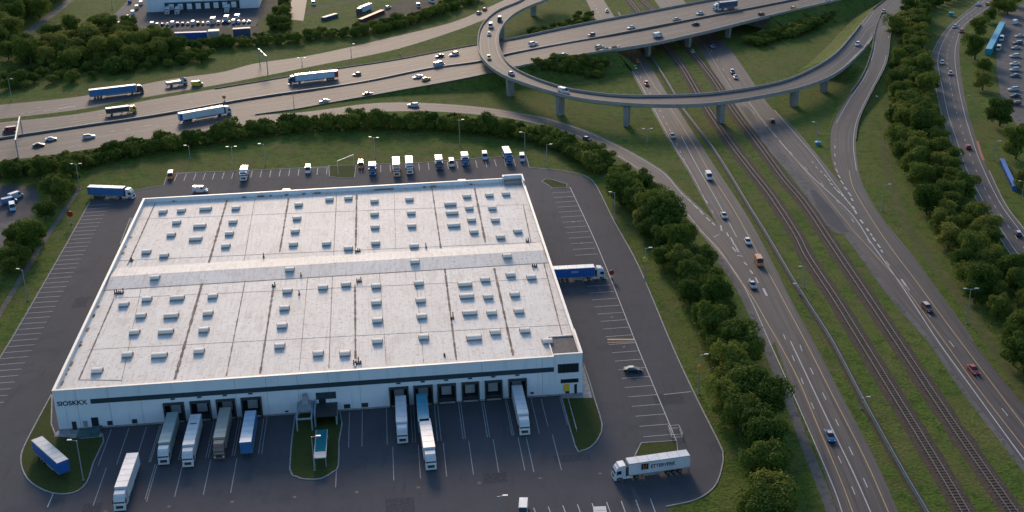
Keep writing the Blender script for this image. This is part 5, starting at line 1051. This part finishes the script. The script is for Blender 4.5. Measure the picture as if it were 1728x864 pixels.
LT = [(135, 320, 9.5, 'lamp post beside the hedge at the rear left corner of the yard', 2), (47, 507, 9.5, 'lamp post on the grass strip left of the parking bays', 1), (395, 290, 9.5, 'twin headed lamp post beside the white box truck', 2), (321, 268, 5, 'short lamp post before the hedge above the empty bays', 1), (448, 278, 8, 'lamp post behind the empty bays right of the white box truck', 1),
    (633, 267, 8, 'twin headed lamp post behind the small blue cab truck', 2), (776, 245, 10, 'tall lamp post standing in front of the long hedge', 1), (886, 258, 8, 'lamp post at the right end of the rear parking row', 1), (923, 282, 8.5, 'lamp post at the rear right corner of the yard', 1), (1037, 372, 9.5, 'lamp post upper of those along the right yard kerb', 1), (1088, 473, 10, 'lamp post with yellow disc in the middle of the right yard kerb', 1),
    (1179, 665, 10.5, 'lamp post with orange disc low on the right yard kerb', 1), (1092, 241, 5.5, 'double lamp on the grass between slip road and left carriageway', 2), (1377, 239, 7.5, 'lamp post on the grass wedge with a teal tub at its foot', 1), (1489, 356, 9, 'lamp post on the grass right of the merge', 1), (1631, 546, 10, 'double armed lamp post below the tree belt', 2), (141, 811, 10, 'lamp post on the left grass island beside the blue trailer', 1),
    (531, 794, 8.5, 'lamp post on the middle grass island', 1), (842, 906, 9.5, 'lamp post whose head shows near the bottom edge of the yard', 1), (20, 169, 9.5, 'lamp post on the verge at the upper left edge', 1), (497, 190, 12, 'tall curved lamp post between highway and slip road', 1), (593, 97, 6.5, 'yellowish pole on the collector road', 1), (1676, 270, 7, 'lamp post among the trees at the right edge', 1), (1640, 172, 2.5, 'short lamp beside the local road kerb', 1), (190, 16, 8, 'thin lamp post on the green field at the top left', 1),
    (1453, 690, 3.0, 'short lamp standing at the green barrier lower right', 1), (1349, 497, 3.0, 'short lamp standing at the green barrier at mid height', 1), (1357, 486, 6.5, 'slender mast beside the left railway track', 1), (510, 112, 4, 'stubby pole on the collector road edge', 2), (1785 - 60, 330, 5, 'lamp post at the right picture edge', 1)]
for bx, by, h, lab, arms in LT:
    sg = None
    if 'yellow disc' in lab: sg = (PAINT['yellow'], 6.6)
    if 'orange disc' in lab: sg = (M['orange'], 7.2)
    lamp(bx, by, h, lab, arms, random.choice((0, 3.1, 2.8)), sg)
def gantry(p, q, h, label, zb=0.0, wd=.5):
    a, b = G(*p, zb), G(*q, zb); d = (b - a); L = d.length; r = tag(empty('sign_gantry', tuple(a), math.atan2(d.y, d.x)), label, 'sign gantry')
    for x in (0, L): MB().cyl((x, 0, -.1), (x, 0, h + .4), .22, n=8).build('leg', M['steel'], r)
    mb = MB(); mb.box(0, L, -.25, -.15, h - .1, h + .05); mb.box(0, L, .15, .25, h - .1, h + .05); mb.box(0, L, -.25, .25, h + .75, h + .9)
    n = max(3, int(L / 1.5))
    for i in range(n + 1): x = L * i / n; mb.box(x - .05, x + .05, -.25, .25, h + .051, h + .749)
    mb.build('beam', M['steel'], r)
    for i in range(2 if L > 12 else 1): x = L * (.3 + .4 * i) if L > 12 else L * .5; MB().box(x - 1.6, x + 1.6, -.42, -.3, h - .3, h + 1.4).build('sign_panel', M['concrete'], r)
    return r
gantry((38, 225), (31, 266), 6.2, 'steel overhead gantry spanning the highway lanes at the left edge'); gantry((439, 111), (452, 124), 7.5, 'steel gantry beside the collector road at the upper left')
gantry((1011, 112), (1045, 104), 6.8, 'sign gantry standing at the near bridge parapet')
def sign(px, py, h, rad, m, label, z=0.0, postm='steel', square=False):
    p = G(px, py, z); r = tag(empty('road_sign', tuple(p)), label, 'road sign'); MB().cyl((0, 0, -.05), (0, 0, h), .1, .08, 8).build('post', M[postm], r)
    (MB().box(-rad, rad, -.2, -.1, h - rad, h + rad, .0, .0) if square else MB().cyl((0, -.12, h), (0, -.22, h), rad, n=20)).build('sign_panel', m, r); MB().box(-.3, .3, -.3, .3, -.05, .7 if not square else .3, .08, .08).build('sign_foot', M['door'], r); return r
sign(121, 378, 3.6, 1.0, PAINT['red'], 'round red sign on a post in the left grass strip'); sign(1032, 470, 2.0, .75, PAINT['red'], 'round red sign ahead of the truck with the bright blue trailer'); sign(379, 172, 2.2, .8, PAINT['orange'], 'orange sign beside the median above the long white truck'); sign(675, 92, 2.4, .6, PAINT['yellow'], 'small yellow sign on the grass beside the collector road')
def tub(px, py, rad, h, m, label, name='planter_tub', cat='tub'):
    p = G(px, py); r = tag(empty(name, (p.x, p.y, -.02)), label, cat); MB().cyl((0, 0, 0), (0, 0, h), rad * .85, rad, 20).build('tub_wall', m, r); MB().cyl((0, 0, h + .001), (0, 0, h + .12), rad * 1.05, rad * 1.05, 20).build('rim', m, r); MB().cyl((0, 0, h + .121), (0, 0, h + .35), rad * .9, rad * .3, 16).build('lid', m, r); return r
tub(1380, 244, 1.1, 1.0, PAINT['teal'], 'round teal tub at the foot of the lamp on the grass wedge'); tub(1605, 27, 1.3, 1.8, PAINT['teal'], 'teal tank on the grass above the bend of the local road', 'water_tank', 'tank'); tub(1478, 166, .7, .8, PAINT['paleblue'], 'pale little tub on the grass beside the slip road')
fence = empty('wire_fence', tuple(G(1141, 735))); tag(fence, 'small steel pen of tubes at the lower end of the right parking row', 'pen')
pa, pb = toB(G(1134, 742)); 
for i in range(4):
    c = B(pa + (i % 2) * 2.4, pb + (i // 2) * 4, 0); MB().box(c.x - .07, c.x + .07, c.y - .07, c.y + .07, -.05, 1.3).build('post', M['steel'], None); o = bpy.context.scene.collection.objects[-1]; off(o, fence)
mb = MB(); cs = [B(pa, pb, 0), B(pa + 2.4, pb, 0), B(pa + 2.4, pb + 4, 0), B(pa, pb + 4, 0), B(pa, pb, 0)]
for z_ in (.5, 1.25):
    for a, b in zip(cs, cs[1:]): bar(mb, [a, b], .08, .08, z_)
off(mb.build('rail', M['steel']), fence)
# teal sign board slab on the middle island
p = G(542, 779); r = tag(empty('glass_canopy', (p.x, p.y, .1), BY), 'teal glass topped shelter standing on the middle grass island', 'shelter')
MB().box(-1.15, 1.15, 0, 9.5, 2.3, 2.45).build('glass_roof', M['green_glass'], r); mb = MB(); mb.box(-1.35, -1.151, -2.6, 9.5, 2.25, 2.5); mb.box(1.151, 1.35, -2.6, 9.5, 2.25, 2.5); mb.box(-1.15, 1.15, -2.6, -.01, 2.26, 2.48); mb.build('frame', M['door'], r)
for x in (-1.22, 1.22):
    for y in (-2.4, 9.2): MB().box(x - .08, x + .08, y - .08, y + .08, -.05, 2.249).build('post', M['door'], r)
# =================================================================== TREES AND HEDGES
def leaf_cloud(lobes, n, size, rnd):
    """n small leaf clumps on the shells of several lobes"""
    vs = []; fs = []; tot = sum(l[3] ** 2 for l in lobes)
    for (cx, cy, cz, rr, sq) in lobes:
        for _ in range(int(n * rr * rr / tot)):
            while True:
                d = Vector((rnd.gauss(0, 1), rnd.gauss(0, 1), rnd.gauss(0, 1)))
                if d.length > .1: break
            d.normalize()
            if d.z < -.35 and rnd.random() < .6: d.z *= -1
            rad = rr * (.70 + .36 * rnd.random() + (.35 if rnd.random() < .06 else 0) + .16 * noise.noise(d * 2.2 + Vector((cx, cy, cz)))); p = Vector((cx, cy, cz)) + Vector((d.x * rad, d.y * rad, d.z * rad * sq))
            if p.z < .1: p.z = .1 + rnd.random() * .4
            nrm = (d + Vector((rnd.uniform(-.8, .8), rnd.uniform(-.8, .8), rnd.uniform(-.3, .9)))).normalized(); a = nrm.orthogonal().normalized(); b = nrm.cross(a); th = rnd.random() * 6.28; a2 = a * math.cos(th) + b * math.sin(th); b2 = nrm.cross(a2)
            s = size * (.6 + .8 * rnd.random()); k = len(vs)
            vs += [p - a2 * s * .5, p + b2 * s * .32 + nrm * s * .1, p + a2 * s * .5, p - b2 * s * .32 - nrm * s * .05]; fs.append((k, k + 1, k + 2, k + 3))
    return vs, fs
def tree_proto(seed, rad, h, n, m, size=.55, shrub=False):
    rnd = random.Random(seed); lobes = []
    cz0 = h * (.42 if shrub else .56)
    for i in range(19 if not shrub else 9):
        a = rnd.random() * 6.28; d = rnd.random() ** .6 * rad * .74; z = cz0 + (rnd.random() - .35) * h * .42 * (1 - .5 * (d / rad) ** 2)
        rr = rad * rnd.choice((.16, .2, .26, .34, .46)); z = min(z, h - rr * .8); lobes.append((math.cos(a) * d, math.sin(a) * d, z, rr, rnd.uniform(.75, 1.0)))
    lobes.append((0, 0, cz0, rad * .55, .95 * h / rad * .5))
    if not shrub:
        for i in range(5): a = rnd.random() * 6.28; lobes.append((math.cos(a) * rad * .5, math.sin(a) * rad * .5, h * .28, rad * .38, .7))
    vs, fs = leaf_cloud(lobes, n, size, rnd); r = empty('shrub' if shrub else 'deciduous_tree')
    MB().add(vs, fs).build('foliage' if shrub else 'crown', m, r)
    mb = MB()
    if shrub:
        for i in range(3): a = i * 2.1 + seed; mb.cyl((0, 0, -.2), (math.cos(a) * rad * .3, math.sin(a) * rad * .3, h * .5), .08, .04, 5)
        mb.build('stem', M['bark'], r)
    else:
        mb.cyl((0, 0, -.3), (.1, .05, h * .45), .30 * rad / 4, .17 * rad / 4, 8)
        for i in range(5): a = i * 1.3 + seed; mb.cyl((.1, .05, h * (.3 + .03 * i)), (math.cos(a) * rad * .5, math.sin(a) * rad * .5, h * (.55 + .04 * i)), .12 * rad / 4, .04, 6)
        mb.build('trunk', M['bark'], r)
    return r
TREES = [tree_proto(s, rd, h, 7000, M['leaf'], .5) for s, rd, h in ((1, 4.6, 9.0), (2, 5.2, 9.5), (3, 4.0, 8.0), (4, 5.6, 10.5), (5, 4.4, 10.0))]
BRIGHT = [tree_proto(s, rd, h, 7000, M['leaf_bright'], .5) for s, rd, h in ((11, 4.6, 8.5), (12, 5.0, 10.0))]
SHRUBS = [tree_proto(s, rd, h, 3000, M['leaf'], .38, True) for s, rd, h in ((21, 2.4, 3.4), (22, 2.9, 4.0), (23, 2.1, 3.0), (24, 3.2, 4.4))]
used = {}
def seen(p, m=45):
    v = p - Vector((0, 0, CH)); dd = v.dot(-_b); x = 864 + CF * v.dot(_x) / dd; y = 432 - CF * v.dot(_y) / dd; return -m < x < 1728 + m and -m * .4 < y < 864 + m * 1.6
def put(pool, p, sc, label, cat, group=None, z=0.0):
    src = pool[random.randrange(len(pool))]
    r = src if src.name not in used else copy_tree(src); used[src.name] = 1
    r.location = (p.x, p.y, z); s = sc * random.uniform(.92, 1.08); r.scale = (s, s, s * random.uniform(.9, 1.12)); r.rotation_euler = (0, 0, random.random() * 6.28); tag(r, label, cat, group); return r
def scatter(poly, gap, pool, sc, label, cat, group, jit=.3, z=0.0, bright=0.0):
    P = [G(x, y) for x, y in poly]; xs_ = [p.x for p in P]; ys_ = [p.y for p in P]; n = 0
    def inside(x, y):
        c = False
        for i in range(len(P)):
            a, b = P[i], P[i - 1]
            if (a.y > y) != (b.y > y) and x < (b.x - a.x) * (y - a.y) / (b.y - a.y) + a.x: c = not c
        return c
    y = min(ys_); row = 0
    while y < max(ys_):
        x = min(xs_) + (row % 2) * gap / 2
        while x < max(xs_):
            qx, qy = x + random.uniform(-jit, jit) * gap, y + random.uniform(-jit, jit) * gap
            if inside(qx, qy) and seen(Vector((qx, qy, 0))): put(BRIGHT if random.random() < bright else pool, Vector((qx, qy, 0)), sc * random.uniform(.68, 1.25), label, cat, group, z); n += 1
            x += gap
        y += gap * .87; row += 1
    return n
def along(pts, gap, pool, sc, label, cat, group, wob=.5, rows_=1, rowgap=3, z=0.0):
    P = line(pts); L = sum((b - a).length for a, b in zip(P, P[1:])); Q = resample(P, max(2, int(L / gap))); n = 0
    for i, p in enumerate(Q):
        t = (Q[min(i + 1, len(Q) - 1)] - Q[max(0, i - 1)]).normalized(); nn = Vector((-t.y, t.x, 0))
        for k in range(rows_):
            q = p + nn * ((k - (rows_ - 1) / 2) * rowgap + random.uniform(-wob, wob)) + t * (random.uniform(-wob, wob) + (k % 2) * gap / 2)
            if not seen(q): continue
            put(pool, q, sc * random.uniform(.8, 1.2), label, cat, group, z(q) if callable(z) else z); n += 1
    return n
c = {}
# right yard belt
c['belt'] = scatter([(1030, 300), (1085, 318), (1135, 372), (1165, 420), (1205, 470), (1238, 545), (1262, 615), (1290, 680), (1318, 760), (1345, 840), (1360, 905), (1205, 905), (1262, 830), (1262, 780), (1238, 722), (1212, 662), (1182, 590), (1140, 500), (1110, 440), (1078, 388), (1040, 340)], 6.9, TREES, .98,
    'dense dark tree in the belt between the yard kerb and the left carriageway', 'tree', 'tree belt right of the yard', bright=.12)
c['hedge'] = along([(-10, 296), (60, 288), (130, 280), (200, 264), (270, 252), (340, 241), (420, 229), (500, 219), (580, 214), (660, 213), (740, 216), (820, 222), (880, 230), (935, 245), (985, 268), (1020, 290)], 4.5, SHRUBS, 1.6,
    'leafy shrub in the long hedge between the slip road and the yard', 'shrub', 'long hedge behind the yard', rows_=2, rowgap=5.2, wob=1.0)
c['lefttrees'] = scatter([(-40, 322), (0, 300), (62, 296), (128, 298), (135, 308), (122, 322), (96, 365), (70, 402), (38, 452), (0, 512), (-40, 560), (-40, 520), (8, 445), (28, 405), (52, 380), (70, 358), (76, 330), (50, 312), (0, 312)], 7.6, TREES, .8,
    'dark tree in the group along the footpath at the left edge', 'tree', 'trees along the left footpath')
# right belt
c['rightbelt'] = scatter([(1530, -8), (1560, 2), (1556, 50), (1556, 110), (1578, 170), (1600, 245), (1618, 300), (1645, 370), (1680, 430), (1740, 505), (1790, 560), (1790, 700), (1728, 650), (1670, 560), (1625, 480), (1580, 400), (1548, 330), (1518, 260), (1500, 200), (1510, 120), (1514, 50)], 7.7, TREES, .92,
    'dark tree in the broad belt left of the local road', 'tree', 'tree belt left of the local road', bright=.14)
for px, py, s, b, lab in [(1648, 62, 1.0, 0, 'large tree right of the local road bend, topmost of its row'), (1645, 100, 1.05, 0, 'round tree beside the teal container'), (1660, 125, .8, 0, 'smaller tree below the teal container'), (1658, 152, 1.0, 1, 'lighter tree between local road and car park'), (1687, 212, 1.45, 0, 'biggest spreading tree below the car park'), (1714, 268, 1.25, 0, 'tree left of the blue slim container'),
    (1685, 20, 1.2, 0, 'tree at the top between local road and car park'), (1710, 8, 1.1, 0, 'tree at the very top right'), (1700, 24, .9, 0, 'tree behind the white van at the top right'), (1728, 320, .9, 1, 'yellowish tree at the right edge'), (1668, 38, .9, 0, 'tree squeezed between two larger ones near the local road bend'), (1726, 240, .9, 0, 'tree on the edge of the car park at right'),
    (108, 96, 1.15, 1, 'bright green round tree at the upper left'), (60, 92, .9, 0, 'dark tree left of the bright round one'), (88, 70, 1.1, 0, 'dark tree behind the bright round one'), (125, 62, 1.25, 0, 'tall dark tree at the edge of the green field'), (160, 84, 1.1, 1, 'light green tree before the green field'), (185, 92, 1.05, 0, 'tree right of the pale gap in the upper left'),
    (205, 90, 1.0, 1, 'bright tree in the middle of the upper left group'), (232, 92, 1.25, 0, 'big tree left of the blue container'), (272, 96, 1.2, 1, 'big bright tree in front of the far depot yard'), (38, 108, 1.0, 1, 'pale green tree at the end of the farm road'), (15, 100, 1.0, 0, 'dark tree at the left edge below the farm road'), (250, 80, 1.0, 0, 'dark tree behind the big bright ones')]:
    put(BRIGHT if b else TREES, G(px, py), s, lab, 'tree')
c['nw'] = scatter([(-60, 20), (0, -10), (90, -22), (104, 0), (70, 30), (40, 52), (0, 84), (-60, 110)], 11, TREES, 1.35, 'dense dark tree left of the farm road in the upper left corner', 'tree', 'trees left of the farm road')
c['nw2'] = scatter([(110, 88), (160, 60), (230, 58), (300, 80), (320, 96), (260, 104), (120, 118), (60, 118), (20, 118), (50, 80)], 9.5, TREES, 1.1, 'rounded tree in the group before the far depot', 'tree', 'trees before the far depot', bright=.5)
c['nwhedge'] = along([(-20, 142), (40, 136), (100, 130), (160, 120), (220, 112), (280, 103), (330, 96)], 7.5, SHRUBS, 1.6, 'shrub in the low thicket below the upper left trees', 'shrub', 'thicket below the upper left trees', rows_=4, rowgap=8, wob=2.2)
c['nhedge'] = along([(310, 84), (340, 82), (370, 78), (400, 77), (432, 74), (480, 72), (520, 66), (560, 62), (600, 60), (660, 48), (700, 36), (730, 26), (770, 12), (800, 0)], 6.0, SHRUBS, 1.45, 'shrub in the hedge line above the collector road', 'shrub', 'hedge above the collector road', rows_=2, rowgap=6, wob=1.2)
c['midtrees'] = scatter([(455, 60), (470, 22), (482, 8), (490, 30), (486, 56)], 6, TREES, .7, 'small tree by the dirt ground at the top', 'tree', 'small trees at the dirt ground')
def zb_hw(q):  # ground height beside the raised highway
    k = nearest(hwR, q); k2 = nearest(hwL, q); d = min((Vector((hwR[k].x, hwR[k].y)) - Vector((q.x, q.y))).length, (Vector((hwL[k2].x, hwL[k2].y)) - Vector((q.x, q.y))).length); return max(0, hwR[k].z - d / 2 - .2)
c['bank1'] = along([(900, 129), (940, 127), (975, 126), (1010, 127)], 3.6, SHRUBS, 1.0, 'dark shrub on the bank below the near bridge parapet', 'shrub', 'shrubs on the bank below the bridge', rows_=4, rowgap=3.6, z=zb_hw)
c['bank2'] = along([(1270, 76), (1300, 68), (1340, 56), (1370, 42), (1400, 26)], 4.6, SHRUBS, 1.35, 'dark shrub on the bank right of the bridge', 'shrub', 'shrubs on the bank right of the bridge', rows_=3, rowgap=4, z=0)
c['bank3'] = along([(900, 62), (930, 52), (970, 42), (985, 30)], 5, SHRUBS, 1, 'dark shrub on the grass inside the loop', 'shrub', 'shrubs inside the loop', rows_=2, rowgap=6, z=0)
c['belt2'] = along([(1562, 20), (1580, 12), (1600, 4), (1620, -6)], 6, TREES, .6, 'low tree at the top above the teal tank', 'tree', 'low trees above the teal tank')
# unused prototypes are removed
for pool in (TREES, BRIGHT, SHRUBS):
    for s in pool:
        if s.name not in used:
            for k in list(s.children): bpy.data.objects.remove(k)
            bpy.data.objects.remove(s)
print('COUNTS', c, 'objects', len(COL.objects))
for o in list(COL.objects):
    if 'label' in o and not 4 <= len(o['label'].split()) <= 16: print('LABEL', len(o['label'].split()), o['label'])

# undergrowth filling the belts: one uncountable mass
rnd = random.Random(5); mb = MB()
zones = [([(1030, 300), (1085, 318), (1135, 372), (1165, 420), (1205, 470), (1238, 545), (1262, 615), (1290, 680), (1318, 760), (1345, 840), (1360, 905), (1205, 905), (1262, 830), (1262, 780), (1238, 722), (1212, 662), (1182, 590), (1140, 500), (1110, 440), (1078, 388), (1040, 340)], 15000),
 ([(1530, -8), (1560, 2), (1556, 50), (1556, 110), (1578, 170), (1600, 245), (1618, 300), (1645, 370), (1680, 430), (1740, 505), (1790, 560), (1790, 700), (1728, 650), (1670, 560), (1625, 480), (1580, 400), (1548, 330), (1518, 260), (1500, 200), (1510, 120), (1514, 50)], 20000),
 ([(-10, 306), (60, 298), (130, 290), (200, 274), (270, 262), (340, 251), (420, 239), (500, 229), (580, 224), (660, 223), (740, 226), (820, 232), (880, 240), (935, 255), (985, 278), (1020, 298), (1026, 282), (985, 258), (935, 236), (880, 221), (820, 213), (740, 207), (660, 204), (580, 205), (500, 210), (420, 219), (340, 231), (270, 242), (200, 254), (130, 270), (60, 278), (-10, 286)], 14000),
 ([(0, 60), (60, 20), (104, 2), (120, 60), (200, 54), (320, 86), (400, 74), (330, 108), (160, 132), (0, 150), (-10, 120)], 16000)]
for poly, n in zones:
    P = [G(x, y) for x, y in poly]; tr = tessellate_polygon([P]); ar = [((P[b] - P[a]).cross(P[c_] - P[a])).length for a, b, c_ in tr]; cum = []; t_ = 0
    for x in ar: t_ += x; cum.append(t_)
    for _ in range(n):
        t = rnd.choices(tr, cum_weights=cum)[0]; u, v = rnd.random(), rnd.random()
        if u + v > 1: u, v = 1 - u, 1 - v
        p = P[t[0]] + (P[t[1]] - P[t[0]]) * u + (P[t[2]] - P[t[0]]) * v
        hh = (.5 + noise.noise(p * .18)) * 2.4; p = p + Vector((0, 0, max(.1, hh * rnd.uniform(.5, 1)))); s = rnd.uniform(.3, .65)
        nn = Vector((rnd.uniform(-.7, .7), rnd.uniform(-.7, .7), 1)).normalized(); a = nn.orthogonal().normalized(); bq = nn.cross(a); k = len(mb.v)
        mb.v += [tuple(p - a * s * .5), tuple(p + bq * s * .35), tuple(p + a * s * .5), tuple(p - bq * s * .35)]; mb.f.append((k, k + 1, k + 2, k + 3))
o = mb.build('undergrowth', M['leaf']); o['kind'] = 'stuff'
